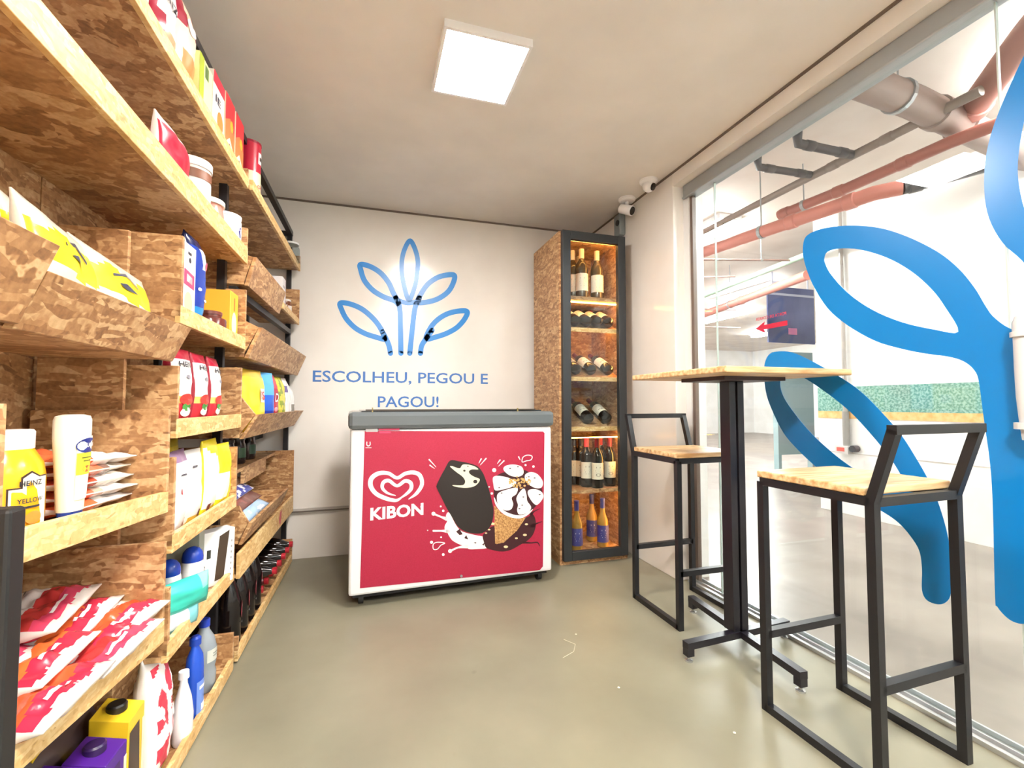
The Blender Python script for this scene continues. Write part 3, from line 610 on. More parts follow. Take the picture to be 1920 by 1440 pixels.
z = .452; G5 = 'red wine bottles standing in the cabinet'
for (k_, x, y, l) in (('dark', 1076, 2.93, 'dark wine bottle with tan label at the far left of the standing row'), ('dark', 1088, 2.90, 'dark wine bottle with narrow tan label, second in the standing row'), ('red', 1099, 2.82, 'red-capped wine bottle with white label, third in the standing row'), ('red', 1125, 2.93, 'red-capped wine bottle at the back of the standing row'), ('lab', 1119, 2.76, 'front wine bottle with a large white label in the standing row'), ('lab', 1142, 2.80, 'wine bottle with a pictured label at the right of the standing row')):
    put_bottle(k_, (cabx(x, y), y, z), l, (0, 0, -.3), G5, 1.06)
G6 = 'blue-labelled bottles at the cabinet bottom'
for (x, y, l) in ((1080, 2.77, 'blue-labelled bottle at the left of the cabinet bottom'), (1108, 2.93, 'dim blue-labelled bottle at the back of the cabinet bottom'), (1128, 2.79, 'blue-labelled bottle at the front right of the cabinet bottom')):
    put_bottle('blue', (cabx(x, y), y, .059), l, (0, 0, -.3), G6, 1.04)

# ------------------------------------------------------------------ bar table and stools
tb = thing('bar_table', 'tall square wooden bar table on a black steel cross base', 'table', (1.46, 1.6, 0))
MB().box((1.165, 1.30, 1.108), (1.748, 1.895, 1.131)).build('tabletop', PINE, tb, bevel=.004)
MB().box((1.31, 1.47, 1.093), (1.61, 1.73, 1.108)).build('mounting_plate', plain('#3b2c2c', .5), tb)
m = MB(); ST = plain('#1c1a22', .32)
for sx in (-.021, .021): m.box((1.46+sx-.016, 1.572, .07), (1.46+sx+.016, 1.628, 1.093))
m.build('column', ST, tb, bevel=.002)
m = MB(); cz = .062
m.bar((1.185, 1.565, cz), (1.725, 1.60, cz), .032, .026); m.bar((1.497, 1.93, cz), (1.445, 1.275, cz), .032, .026)
m.build('cross_base', ST, tb)
for (x, y) in ((1.20, 1.566), (1.712, 1.60), (1.496, 1.915), (1.446, 1.29)):
    MB().box((x-.015, y-.015, .022), (x+.015, y+.015, .052)).build('foot_block', ST, tb)
    MB().lathe([(.016, 0), (.016, .006), (.006, .01), (.005, .024)], 14, (x, y, 0)).build('glide', plain('#d5d8da', .2, .8), tb, smooth='auto')
def stool(x0, x1, yb, yf, label, skew=0.0):
    """yb: backrest side, yf: front side"""
    cx, cy = (x0+x1)/2, (yb+yf)/2; sg = 1 if yb > yf else -1
    t = thing('bar_stool', label, 'bar stool', (cx, cy, 0), 'black steel bar stools at the tall table'); q = .024
    R = Matrix.Rotation(skew, 4, 'Z')
    T = lambda x, y, z: Matrix.Translation(Vector((cx, cy, 0))) @ R @ Vector((x-cx, y-cy, z))
    def bb(name, *ps, mat=BLACK, w_=q, par=t):
        m = MB()
        for (a, b_) in ps: m.bar(T(*a), T(*b_), w_, w_, side=T(1, 0, 0)-T(0, 0, 0) if abs(a[2]-b_[2]) > .1 else None)
        return m.build(name, mat, par)
    zs = .742
    for x in (x0, x1):
        for y in (yb, yf): bb('leg', ((x, y, 0), (x, y, zs)))
        bb('floor_rail', ((x, yb, q/2), (x, yf, q/2)))
    bb('footrest', ((x0, yf, .245), (x1, yf, .245))); bb('footrest', ((x0, yb, .262), (x1, yb, .262)))
    bb('seat_frame', ((x0, yb, zs), (x1, yb, zs)), ((x0, yf, zs), (x1, yf, zs)), ((x0, yb, zs), (x0, yf, zs)), ((x1, yb, zs), (x1, yf, zs)))
    yt = yb+sg*.06
    bb('backrest', ((x0, yb, zs), (x0, yt, .935)), ((x1, yb, zs), (x1, yt, .935)), ((x0-.012, yt, .934), (x1+.012, yt, .934)), w_=.024)
    m = MB(); e = .012
    y_a, y_b = min(yb-sg*.014, yf+(-sg)*e), max(yb-sg*.014, yf+(-sg)*e)
    m.box((x0-e, y_a, .755), (x1+e, y_b, .777), 0, T)
    m.build('seat', PINE, t, bevel=.004)
    return t
stool(1.325, 1.672, 2.14, 1.785, 'bar stool on the far side of the tall table, its back to the white wall', .0)
stool(1.262, 1.600, .905, 1.252, 'nearest bar stool, in front of the tall table beside the glass', .03)

# ------------------------------------------------------------------ the shelving along the left wall
def SB(m, u0, u1, v0, v1, z0, z1, dz=0, mi=0, ut0=None, ut1=None):
    """board in shelf coordinates; dz tilts it along v, ut0/ut1 are the u values at its top edge"""
    a0 = u0 if ut0 is None else ut0; a1 = u1 if ut1 is None else ut1
    return m.hexa([S(u0, v0, z0), S(u1, v0, z0), S(u0, v1, z0+dz), S(u1, v1, z0+dz), S(a0, v0, z1), S(a1, v0, z1), S(a0, v1, z1+dz), S(a1, v1, z1+dz)], mi)
T_ = .014
def crate(name, label, v0, v1, z, lip, left=None, right=None, back=None, dz=0, ub=-.28, uf=0.0, slant=0.0, group='chipboard display crates'):
    t = thing(name, label, 'shelf box', tuple(S((ub+uf)/2, (v0+v1)/2, z)), group)
    m = MB(); SB(m, ub, uf-T_, v0, v1, z, z+T_, dz); m.build('base_board', OSB, t)
    m = MB(); SB(m, uf-T_, uf, v0, v1, z-.004, lip, dz, 0, uf-T_+slant, uf+slant); m.build('front_lip', OSB if slant else OSBE, t, bevel=.0015)
    for nm, h, a, b_ in (('side_panel', left, v0, v0+T_), ('side_panel', right, v1-T_, v1)):
        if h:
            m = MB(); zz = z+T_+(dz if a != v0 else 0)
            if slant:
                SB(m, ub, uf-T_, a, b_, zz, h); m.hexa([S(uf-T_, a, zz), S(uf-T_, a, zz), S(uf-T_, b_, zz), S(uf-T_, b_, zz), S(uf-T_, a, h), S(uf+slant-T_, a, min(lip, h)), S(uf-T_, b_, h), S(uf+slant-T_, b_, min(lip, h))])
            else: SB(m, ub, uf-.0005, a, b_, zz, h)
            m.build(nm, OSB, t, bevel=.001)
    if back:
        m = MB(); SB(m, ub-T_, ub, v0, v1, z, back, 0); m.build('back_panel', OSB, t)
    return t
GS = 'long chipboard shelves'
crate('long_shelf', 'highest long chipboard shelf, running from the photo edge to the black post', -.6, 2.05, 1.862, 1.90, None, 1.935, None, group=GS)
crate('long_shelf', 'highest chipboard shelf piece nearest the back wall', 2.055, 3.25, 1.862, 1.90, None, 1.955, None, uf=.015, group=GS)
crate('long_shelf', 'second highest long chipboard shelf, with jars at its end', -.6, 2.065, 1.560, 1.622, None, 1.70, None, ub=-.325, group=GS)
crate('display_bin', 'chipboard bin with a sloping front holding the orange bag, at the left photo edge', .25, .84, 1.118, 1.232, 1.3, 1.232, 1.5, slant=.045, uf=.01)
crate('display_bin', 'chipboard bin with a sloping front holding the yellow printed bags', .845, 1.389, 1.112, 1.195, 1.19, 1.19, None, slant=.04)
crate('display_crate', 'chipboard crate with the white box, blue bag and orange boxes', 1.43, 2.067, 1.218, 1.262, 1.45, 1.452, None)
crate('display_crate', 'chipboard crate with the three red and white sauce pouches', 1.425, 2.03, .913, .96, 1.10, 1.139, None)
crate('display_crate', 'chipboard crate with the white and yellow pouches', 1.42, 1.993, .617, .66, .86, .838, None)
crate('display_crate', 'chipboard crate with the blue-capped bottles and teal packs', 1.41, 1.985, .346, .39, .53, .55, None)
crate('display_crate', 'chipboard crate with the mustard jars and flat meat packs', .828, 1.389, .770, .818, 1.0, .985, None, dz=-.04)
crate('display_crate', 'chipboard crate piled with orange and red meat packs', .842, 1.389, .462, .515, .66, .654, None, dz=-.053)
crate('floor_tray', 'low chipboard tray on the floor with cartons and the floral pack', .842, 2.005, .012, .052, .12, .146, .4)
crate('floor_tray', 'low chipboard tray on the floor with the dark cola bottles', 2.06, 3.25, .012, .05, .10, .148, None)
crate('display_bin', 'upper chipboard bin by the back wall holding the blue bag', 2.075, 2.70, 1.478, 1.592, 1.60, 1.59, None, slant=.03, ub=-.25)
crate('display_crate', 'small chipboard cubby with the white box, at the back wall', 2.715, 3.25, 1.512, 1.545, None, 1.735, None, uf=.015, ub=-.22)
crate('display_bin', 'chipboard bin with a sloping front and small sweets behind it, at the back wall', 2.06, 3.25, 1.185, 1.305, 1.33, 1.30, None, slant=.05, ub=-.25, uf=.01)
crate('display_bin', 'chipboard bin with a sloping front full of snack bags, at the back wall', 2.06, 3.22, .865, .957, 1.03, .957, None, slant=.055, ub=-.25)
crate('display_crate', 'chipboard box with a tall end panel, beside the wall rail', 2.06, 3.25, .325, .42, None, .705, None, ub=-.27)
crate('display_bin', 'small sloping chipboard bin with colourful chocolate packs', 2.06, 2.84, .455, .535, .60, .53, .62, slant=.035, uf=.005, ub=-.22)
m = thing('inner_shelf', 'recessed chipboard shelf with dark jars behind the snack bags', 'shelf box', tuple(S(-.2, 2.6, .69)), 'chipboard display crates')
q = MB(); SB(q, -.28, -.10, 2.06, 3.2, .685, .70); q.build('base_board', OSB, m)
q = MB(); SB(q, -.115, -.10, 2.5, 2.95, .62, .685); q.build('front_lip', OSB, m)
m = thing('backing_boards', 'tall chipboard backing boards behind the near crates', 'backing board', tuple(S(-.2, 1.1, .1)))
q = MB(); SB(q, -.28, -.105, 1.3905, 1.404, .08, 1.44); q.build('side_panel', OSB, m, bevel=.001)
q = MB(); SB(q, -.31, -.296, -.6, 1.405, .1, 1.559); q.build('back_panel', OSB, m)
q = MB(); SB(q, -.31, -.296, 1.41, 2.03, .1, 1.559); q.build('back_panel', OSB, m)
fr = thing('steel_frame', 'black steel frame carrying the chipboard shelving', 'shelf frame', tuple(S(-.2, 1.5, 0)))
def sbar(a, b_, name='frame_rail', w_=.028):
    MB().bar(S(*a), S(*b_), w_, w_).build(name, BLACK, fr)
for v in (2.0475, 3.275): sbar((-.085 if v < 3 else -.055, v, 0), (-.085 if v < 3 else -.055, v, 2.10), 'post'); sbar((-.295, v, 0), (-.295, v, 2.10), 'post')
sbar((-.05, -.6, 2.106), (-.05, 3.275, 2.106)); sbar((-.06, 3.275, 2.106), (-.29, 3.275, 2.106))
sbar((-.05, 2.06, 1.452), (-.05, 3.27, 1.462)); sbar((-.2, 2.06, .80), (-.2, 3.27, .80))

# ------------------------------------------------------------------ products: shape helpers (front towards +x, width along y)
def place(o, u, v, z, yaw=0, tilt=0, roll=0):
    o.location = S(u, v, z); o.rotation_euler = (roll, tilt, -SA+yaw); return o
def prints(parent, mp, specs, name='print'):
    for (nm, col, items) in specs:
        m = MB()
        for k_, it in enumerate(items):
            kd = it[0]; dd = .0006+.0001*k_
            if kd == 'r': _, y0, y1, z0, z1 = it; n = 8; pts = [(y0+(y1-y0)*i/n, z0) for i in range(n+1)]+[(y1-(y1-y0)*i/n, z1) for i in range(n+1)]; m.add([mp(a, b_, dd) for a, b_ in pts], [(i, i+1, 2*n-i, 2*n+1-i) for i in range(n)])
            elif kd == 'e':
                _, cy, cz_, ry, rz = it; n = 20; m.add([mp(cy, cz_, dd)]+[mp(cy+ry*cos(2*pi*i/n), cz_+rz*sin(2*pi*i/n), dd) for i in range(n)], [(0, i+1, (i+1) % n+1) for i in range(n)])
            elif kd == 'p': m.poly(list(it[1]), lambda a, b_, d: mp(a, b_, d), dd)
            elif kd == 't': m.text(it[1], it[4], mp, dd+.0006, bold=.02, cx=it[2], cy=it[3], wid=it[5] if len(it) > 5 else None)
        m.build(nm, plain(col, .4), parent)
def carton(name, label, cat, w_, d_, h, col, specs=(), group=None, side=None, top=None):
    t = thing(name, label, cat, (0, 0, 0), group)
    o = MB().box((-d_, -w_/2, 0), (0, w_/2, h)).build('carton', plain(col, .45), t, bevel=.0015)
    prints(t, lambda a, b_, d: Vector((d, a, b_)), specs)
    if side:   # print on the face that looks to -y
        prints(t, lambda a, b_, d: Vector((a, -w_/2-d, b_)), side)
    return t
def pillow(name, label, cat, w_, h, t_, cols, matfn, specs=(), group=None, seed=0, rough=.3, crimp=.012, wrinkle=.006, nz=22, ny=16, pin=1.0, lie=False):
    """filled bag standing on its lower edge"""
    t = thing(name, label, cat, (0, 0, 0), group)
    def hgt(y, z):
        a = min(abs(2*y/w_), 1); b_ = min(abs(2*(z-h/2)/h), 1)
        e = max(0, 1-a**2.4)**.55*max(0, 1-b_**3)**.7
        n_ = noise.noise(Vector((y*22+seed, z*22, seed*1.7)))*1.2+noise.noise(Vector((y*60, z*60+seed, seed)))*.5
        return t_/2*e+wrinkle*n_*e
    def xz(y, z, sg):
        x = sg*hgt(y, z if sg > 0 else z)
        return x
    vs = []; fs = []; ml = []
    for sg in (1, -1):
        for i in range(nz+1):
            for j in range(ny+1):
                z = h*i/nz; y = w_*(j/ny-.5)*(1-.05*sin(pi*i/nz)*pin)
                vs.append((xz(y, z, sg)+.0015*sg*(1 if i in (0, nz) or j in (0, ny) else 0), y, z))
    o2 = (nz+1)*(ny+1)
    for i in range(nz):
        for j in range(ny):
            q = i*(ny+1)+j; mi = matfn((j+.5)/ny, (i+.5)/nz)
            fs.append((q, q+1, q+ny+2, q+ny+1)); ml.append(mi)
            fs.append((o2+q, o2+q+ny+1, o2+q+ny+2, o2+q+1)); ml.append(mi)
    edge = [j for j in range(ny+1)]+[i*(ny+1)+ny for i in range(1, nz+1)]+[nz*(ny+1)+j for j in range(ny-1, -1, -1)]+[i*(ny+1) for i in range(nz-1, 0, -1)]
    for k_ in range(len(edge)):
        a, b_ = edge[k_], edge[(k_+1) % len(edge)]; fs.append((b_, a, o2+a, o2+b_)); ml.append(matfn(.5, .99))
    m = MB(); m.add(vs, fs, ml); body = m.build('bag', [plain(c, rough) for c in cols], t, smooth=True)
    prints(t, lambda a, b_, d: Vector((xz(a, b_, 1)+.0016+d, a, b_)), specs)
    return t
def cylmap(R, z0=0, cx=0): return lambda a, b_, d: Vector((cx+(R+d)*cos(a/R), (R+d)*sin(a/R), b_))
def labelband(t, R, z0, z1, col, half=1.2, specs=(), cx=0, name='label', sy=1):
    m = MB(); n = 16; vs = [(cx+(R)*cos(-half+2*half*k/n), sy*(R)*sin(-half+2*half*k/n), z) for z in (z0, z1) for k in range(n+1)]
    m.add(vs, [(k, k+1, n+2+k, n+1+k) for k in range(n)]); lb = m.build(name, plain(col, .45), t, smooth=True)
    prints(lb, lambda a, b_, d: Vector((cx+(R+d)*cos(a/R), sy*(R+d)*sin(a/R), b_)), specs); return lb
def jar(name, label, cat, R, h, col, lidcol, lidh=.02, lidR=None, specs=(), lab=None, group=None, mat=None, neck=.85, squash=1):
    t = thing(name, label, cat, (0, 0, 0), group)
    MB().lathe([(R*.9, 0), (R, .006), (R, h*.72), (R*.96, h*.8), (R*neck, h*.88), (R*neck, h)], 28, sx=squash).build('jar_body', mat or plain(col, .22), t, smooth='auto')
    lr = lidR or R*neck*1.06
    MB().lathe([(lr, 0), (lr, lidh*.85), (lr*.95, lidh)], 28, (0, 0, h-.002), sx=squash).build('lid', plain(lidcol, .35), t, smooth='auto')
    if lab: labelband(t, R+.0008, lab[0], lab[1], lab[2], lab[3] if len(lab) > 3 else 1.2, specs)
    return t

def vv(px, py, u): return v_at(px, py, u)
# ---- top shelf (floor of the shelf z 1.876)
z = 1.877
place(pillow('snack_bag', 'yellow green snack bag at the top edge of the photo', 'snack bag', .12, .14, .05, ['#c9c34a', '#8a9a3a'], lambda a, b: 1 if .4 < b < .55 else 0, seed=3), -.05, 1.22, z)
red = lambda a, b: 0 if b > .62 and abs(a-.5) > .16 else (2 if b < .42 and abs(a-.55) < .3 else 1)
pr = place(pillow('snack_bag', 'white and red snack bag leaning on the darker red one, top shelf', 'snack bag', .15, .24, .06, ['#a31d3c', '#f2ecec', '#d8a07c'], lambda a, b: 0 if (a < .12 or (b < .45 and a < .3)) else (2 if b < .3 else 1), [('lettering', '#2c2430', [('t', 'SNZ', 0, .16, .03, .07)])], seed=5), -.05, 1.37, z)
pr = place(pillow('snack_bag', 'dark red and cream snack bag, tallest on the top shelf', 'snack bag', .15, .27, .07, ['#9d1836', '#efdcc0', '#c98a52'], red, [('emblem', '#f2e6e6', [('e', 0, .19, .03, .02)])], seed=8), -.05, 1.49, z)
place(carton('soup_carton', 'lime and white carton on the top shelf, left of the red cartons', 'carton', .11, .05, .17, '#e9eda8', [('green_band', '#a3b52e', [('r', -.055, -.02, .02, .17)]), ('dark_patch', '#54703a', [('r', -.01, .02, .12, .16)])]), -.012, 1.60, z)
place(carton('soup_carton', 'white carton with red top and black letters on the top shelf', 'carton', .11, .05, .20, '#f3efe8', [('red_band', '#d0213c', [('r', -.055, .055, .16, .2)]), ('lettering', '#2a2440', [('t', 'IE', -.01, .12, .035, .05)]), ('orange_patch', '#f0803a', [('e', .015, .06, .03, .035)])]), -.012, 1.72, z)
for k, (v, lb) in enumerate(((1.84, 'left'), (1.96, 'right'))):
    place(carton('soup_carton', 'orange red pouch-shaped carton on the top shelf, '+lb+' of the pair before the tube can', 'carton', .105, .05, .21, '#f2e3c8', [('red_top', '#c9202e', [('p', [(-.052, .21), (-.052, .11), (.0, .14), (.052, .10), (.052, .21)])]), ('orange_curve', '#ee7440', [('p', [(-.052, .11), (-.052, .03), (.0, .07), (.052, .03), (.052, .10), (0, .14)])]), ('round_mark', '#f7c93a', [('e', .02, .12, .018, .02)]), ('dark_mark', '#5a2a30', [('e', .0, .03, .014, .018)])]), -.012, v, z)
t = thing('chip_can', 'dark red cylindrical chip can standing on the highest shelf', 'can', (0, 0, 0))
MB().lathe([(.043, 0), (.043, .235)], 28, mi=0).build('tube', plain('#b01c36', .3), t, smooth='auto')
MB().lathe([(.0445, 0), (.0445, .008), (.041, .01)], 28, (0, 0, .235)).build('plastic_lid', plain('#8d1830', .3), t, smooth='auto')
labelband(t, .0436, .0, .11, '#f0d9b4', 1.5, [('lettering', '#c9303a', [('t', 'CHIPS', 0, .05, .02, .05)])], name='lower_label')
lb = labelband(t, .0437, .15, .20, '#f3eeee', .5, name='badge')
labelband(t, .0441, .165, .182, '#2a1c1e', .35, name='badge_centre')
place(t, -.035, 2.20, z)
place(carton('wooden_riser', 'small pale wooden stand beside the dark red chip can', 'wooden stand', .05, .05, .11, '#d8b27c'), -.10, 2.29, z)
place(jar('glass_jar', 'empty clear glass jar at the far end of the highest shelf', 'jar', .05, .11, '#ffffff', '#e9ecec', .012, mat=JAR), -.02, 3.12, z)
place(carton('wooden_riser', 'pale wooden block near the far end of the highest shelf', 'wooden stand', .12, .06, .09, '#dcb680'), -.03, 2.92, z)
# ---- second shelf (z 1.575)
z = 1.575
t = place(pillow('biscuit_pack', 'flat crimson pack leaning on the second highest shelf', 'packet', .20, .15, .05, ['#c01f3e', '#efe6e2'], lambda a, b: 1 if b > .86 else 0, seed=2), -.03, 1.42, z)
place(jar('spread_jar', 'wide jar with white lid and brown and pink label, second highest shelf', 'jar', .052, .155, '#f0e4e2', '#f4f2ee', .026, lidR=.055, neck=.97, lab=(.115, .143, '#7a4a34', 1.6), group=None), -.06, 1.65, z)
place(jar('spread_jar', 'glass jar of pink spread with a cream lid, second highest shelf', 'jar', .047, .125, '#c98a7c', '#efe6d4', .018, lidR=.05, neck=.92, lab=(.02, .075, '#e9b8b0', 1.5), specs=[('print', '#b04a4a', [('r', -.03, .03, .045, .05), ('r', -.02, .02, .03, .036)])]), -.075, 1.85, z)
place(jar('margarine_tub', 'white tub with a dark blue curved emblem at the end of the second highest shelf', 'tub', .052, .135, '#f1f1f6', '#f6f6fa', .012, lidR=.053, neck=.98, lab=(.02, .12, '#f1f1f6', 1.3), specs=[('emblem', '#2b2f7a', [('p', [(-.01, .10), (.0, .108), (.016, .10), (.0, .098), (-.01, .082), (-.005, .065), (.018, .045), (.012, .042), (-.012, .058), (-.02, .08)])]), ('orange_dot', '#f0b070', [('e', -.02, .045, .008, .01)])]), -.06, 1.99, z)
# ---- upper bin at the back wall
place(pillow('coffee_bag', 'shiny dark blue bag sticking out of the upper bin at the back wall', 'bag', .24, .26, .08, ['#21346f', '#e9ecef', '#1a1d26'], lambda a, b: (1 if a > .5 else 0) if b < .42 else (2 if .42 < b < .5 else 0), seed=12, rough=.2), -.10, 2.42, 1.495, .15, -.1)
place(carton('medicine_box', 'tall white box standing in the small cubby at the back wall', 'box', .10, .06, .21, '#f1eff2', [('grey_print', '#b9b4bd', [('r', -.03, .03, .15, .165), ('r', -.03, .02, .12, .126)]), ('edge_stripe', '#c9b8c4', [('r', .035, .048, .02, .2)])]), -.03, 2.98, 1.527)
place(jar('snack_pot', 'small brown pot in the cubby at the back wall, right of the white box', 'pot', .034, .11, '#7a4a34', '#d9cfc6', .012, lab=(.03, .08, '#e9dfd6', 1.0)), -.05, 3.15, 1.527)
place(carton('cardboard_box', 'brown cardboard box behind the blue bag in the upper bin', 'box', .25, .12, .17, '#b98652'), -.20, 2.56, 1.493)
# ---- crate with white box
z = 1.233
place(carton('cake_box', 'tall white box with pink print at the left of its crate', 'box', .10, .17, .225, '#f3eff0', [('pink_frame', '#d5426e', [('p', [(-.035, .15), (.04, .142), (.04, .10), (-.035, .105)])]), ('white_window', '#f8eef0', [('p', [(-.015, .138), (.025, .133), (.025, .113), (-.015, .116)])]), ('food_picture', '#e9b49c', [('e', .0, .055, .03, .033)]), ('dark_berry', '#a03a56', [('p', [(-.035, .04), (-.02, .015), (.03, .01), (.035, .028), (-.01, .03)])]), ('black_marks', '#33303a', [('r', -.01, .015, .195, .203), ('e', .005, .18, .008, .008)])]), -.02, 1.535, z)
place(pillow('coffee_bag', 'tall glossy blue bag between the white box and the chocolate ball', 'bag', .12, .29, .075, ['#243f9c', '#dfe3ef', '#2a84c8', '#1b2452'], lambda a, b: 3 if b > .86 else (1 if (b > .62 and a > .45) or (a > .86) else (2 if b < .22 else 0)), [('red_spot', '#c8405a', [('e', .02, .2, .012, .014)]), ('white_flecks', '#e6e6f4', [('e', -.02, .12, .01, .005), ('e', .015, .09, .012, .004)])], seed=21, rough=.2), -.06, 1.66, z)
place(jar('chocolate_ball', 'round dark brown glossy pot at the front of the crate', 'pot', .05, .075, '#5a2a24', '#6a342c', .012, neck=.7, mat=plain('#64302a', .2)), -.055, 1.83, z)
place(carton('orange_box', 'bright orange box at the back of the crate above the sauce pouches', 'box', .20, .05, .20, '#f0962a', [('dark_print', '#a04a18', [('t', 'Y5', -.03, .16, .03, .06), ('r', -.09, -.075, .10, .18)]), ('yellow_patch', '#f8c040', [('r', .02, .09, .02, .1)])]), -.12, 1.90, z)
place(carton('yellow_box', 'yellow orange box at the right end of the crate above the sauce pouches', 'box', .10, .09, .19, '#f2b83c', [('pale_window', '#f3ecc8', [('e', .0, .07, .03, .045)]), ('lettering', '#b85a20', [('r', -.005, .008, .12, .17)])]), -.025, 1.995, z)
# ---- sauce pouches
z = .928
kproto = pillow('sauce_pouch', 'x', 'pouch', .115, .23, .06, ['#f0ecec', '#9a1630', '#e8c46a', '#c92a38'], lambda a, b: 1 if b > .86 or b < .10 else (3 if b < .32 else (2 if b < .42 else 0)), [('lettering', '#2a2630', [('t', 'HEINZ', 0, .185, .022, .075)]), ('script', '#8a8894', [('e', .0, .15, .01, .006)]), ('tomato', '#d03a34', [('e', .0, .085, .032, .016)]), ('leaf', '#3f8a3c', [('e', .0, .062, .022, .011)]), ('cream', '#f4efe6', [('e', .0, .048, .028, .013)]), ('tomato_slice', '#e0606a', [('e', .0, .02, .02, .008)])], group='red and white sauce pouches', seed=4, pin=2.2)
for k, (v, s_) in enumerate(((1.555, 'left'), (1.70, 'middle'), (1.835, 'right'))):
    o = kproto if k == 0 else copy_tree(kproto)
    o['label'] = 'red and white sauce pouch, '+s_+' one of the three in a row'; place(o, -.05, v, z, (-.1, .0, .05)[k])
# ---- near crate: mustard jars, mayonnaise, meat packs
MUS = '#efb41c'
def mustard(label, u, v, z_, yaw):
    t = thing('mustard_jar', label, 'jar', (0, 0, 0), 'yellow mustard jars')
    MB().lathe([(.036, 0), (.044, .006), (.046, .03), (.046, .085), (.043, .105), (.034, .122), (.031, .128)], 30).build('jar_body', noise_mat('mustard', '#e9a916', '#f2bc28', 4, .2, 2) if 'mustard' not in bpy.data.materials else bpy.data.materials['mustard'], t, smooth='auto')
    MB().lathe([(.033, 0), (.033, .024), (.031, .027)], 30, (0, 0, .126)).build('lid', plain('#f4f3f6', .3), t, smooth='auto')
    mp = cylmap(.0465)
    specs = [('label_border', '#4a3a34', [('p', [(-.026, .018), (.026, .012), (.026, .088), (.012, .088), (.0, .096), (-.012, .088), (-.012, .074), (-.026, .074)])]), ('label_field', '#f5efdc', [('p', [(-.024, .020), (.024, .015), (.024, .086), (.011, .086), (.0, .093), (-.010, .086), (-.010, .072), (-.024, .072)])]), ('lettering', '#2c2a34', [('t', 'HEINZ', .0, .079, .010, .028), ('t', 'YELLOW', 0, .055, .009, .032), ('r', -.012, .012, .044, .047)]), ('seed_picture', '#c58a3a', [('e', .004, .03, .011, .009)])]
    for i_, sp_ in enumerate(specs): prints(t, lambda a, b_, d, i_=i_: mp(a, b_, d+.0004*i_), [sp_])
    t.scale = (1.18, 1.18, 1.18); return place(t, u, v, z_, yaw)
mustard('yellow mustard jar half hidden behind the pale board at the left photo edge', -.115, .905, .780, -.1)
mustard('whole yellow mustard jar with white lid, in front of the upturned bottle', -.10, 1.0, .775, -.35)
t = thing('mayonnaise_bottle', 'upside-down cream mayonnaise bottle with blue cap and yellow label', 'bottle', (0, 0, 0))
MB().lathe([(.024, 0), (.026, .03)], 24, sx=.62).build('cap', plain('#1f3f92', .3), t, smooth='auto')
MB().lathe([(.026, .0), (.030, .06), (.036, .13), (.036, .165), (.033, .172), (.02, .175)], 28, (0, 0, .03), sx=.68).build('bottle_body', plain('#efe6cf', .3), t, smooth='auto')
mpb = lambda a, b_, d: Vector((.68*(.026+.010*min(max((b_-.03)/.13, 0), 1)+.0012+d)*cos(a/.036), (.026+.010*min(max((b_-.03)/.13, 0), 1)+.0012+d)*sin(a/.036), b_))
prints(t, mpb, [('pale_label', '#f6f1e4', [('r', -.026, .026, .05, .165)])])
prints(t, lambda a, b_, d: mpb(a, b_, d+.0006), [('yellow_panel', '#efcf3a', [('r', -.026, .026, .095, .135)]), ('blue_badge', '#22337e', [('e', 0, .148, .029, .014)]), ('small_print', '#b0603a', [('e', 0, .105, .012, .006)])])
prints(t, lambda a, b_, d: mpb(a, b_, d+.0012), [('lettering', '#f4f2f4', [('t', 'HELLMANN', 0, .149, .011, .048)]), ('fine_print', '#5a6a30', [('r', -.016, .016, .125, .127), ('r', -.012, .012, .119, .121)])])
place(t, -.035, 1.06, .775, .05)
def flatpack(name, label, cat, L_, W_, T2, cols, matfn, seed, group, specs=()):
    t = pillow(name, label, cat, L_, W_, T2, cols, matfn, specs, group=group, seed=seed, rough=.22, wrinkle=.014, nz=34, ny=44)
    return t
def lay(o, u, v, z_, yaw=0, tilt=0, roll=0):
    """lay a bag flat: its face (+x) turned up, its upper edge towards the room"""
    M_ = Matrix.Rotation(-SA+yaw, 4, 'Z') @ Matrix.Rotation(roll, 4, 'X') @ Matrix.Rotation(tilt, 4, 'Y') @ Matrix.Rotation(-pi/2, 4, 'Y')
    # after the turn +x -> +z, +z -> -x
    M_ = M_ @ Matrix.Rotation(pi, 4, 'X')
    o.rotation_euler = M_.to_euler(); o.location = S(u, v, z_); return o
GM = 'flat vacuum packs of sliced meat'
hm = [('#efe7e2', '#d8643c', '#8a3430'), ('#e9dfd8', '#cf5a3a', '#b89a8a'), ('#f2ece6', '#b8442e', '#d9c0a8'), ('#e3d9ce', '#d8704c', '#7a5a50')]
for k in range(5):
    c = hm[k % 4]
    o = flatpack('meat_pack', ['lowest', 'second lowest', 'middle', 'second highest', 'topmost'][k]+' flat orange and white meat pack in the stack beside the upturned bottle', 'packet', .27, .16, .034, list(c), (lambda k: lambda a, b: 1 if a > .62 and b > .1 else (2 if (a > .5 and b > .4 and k % 2) else 0))(k), k*7+1, GM, [('barcode', '#3a3636', [('r', -.10+.006*j, -.097+.006*j, .03, .07) for j in range(9)])] if k in (2, 4) else ())
    lay(o, -.225, 1.235+.01*(k % 2), .786+.022*k, [.05, -.06, .03, .09, -.05][k], -.01*k, -.05)
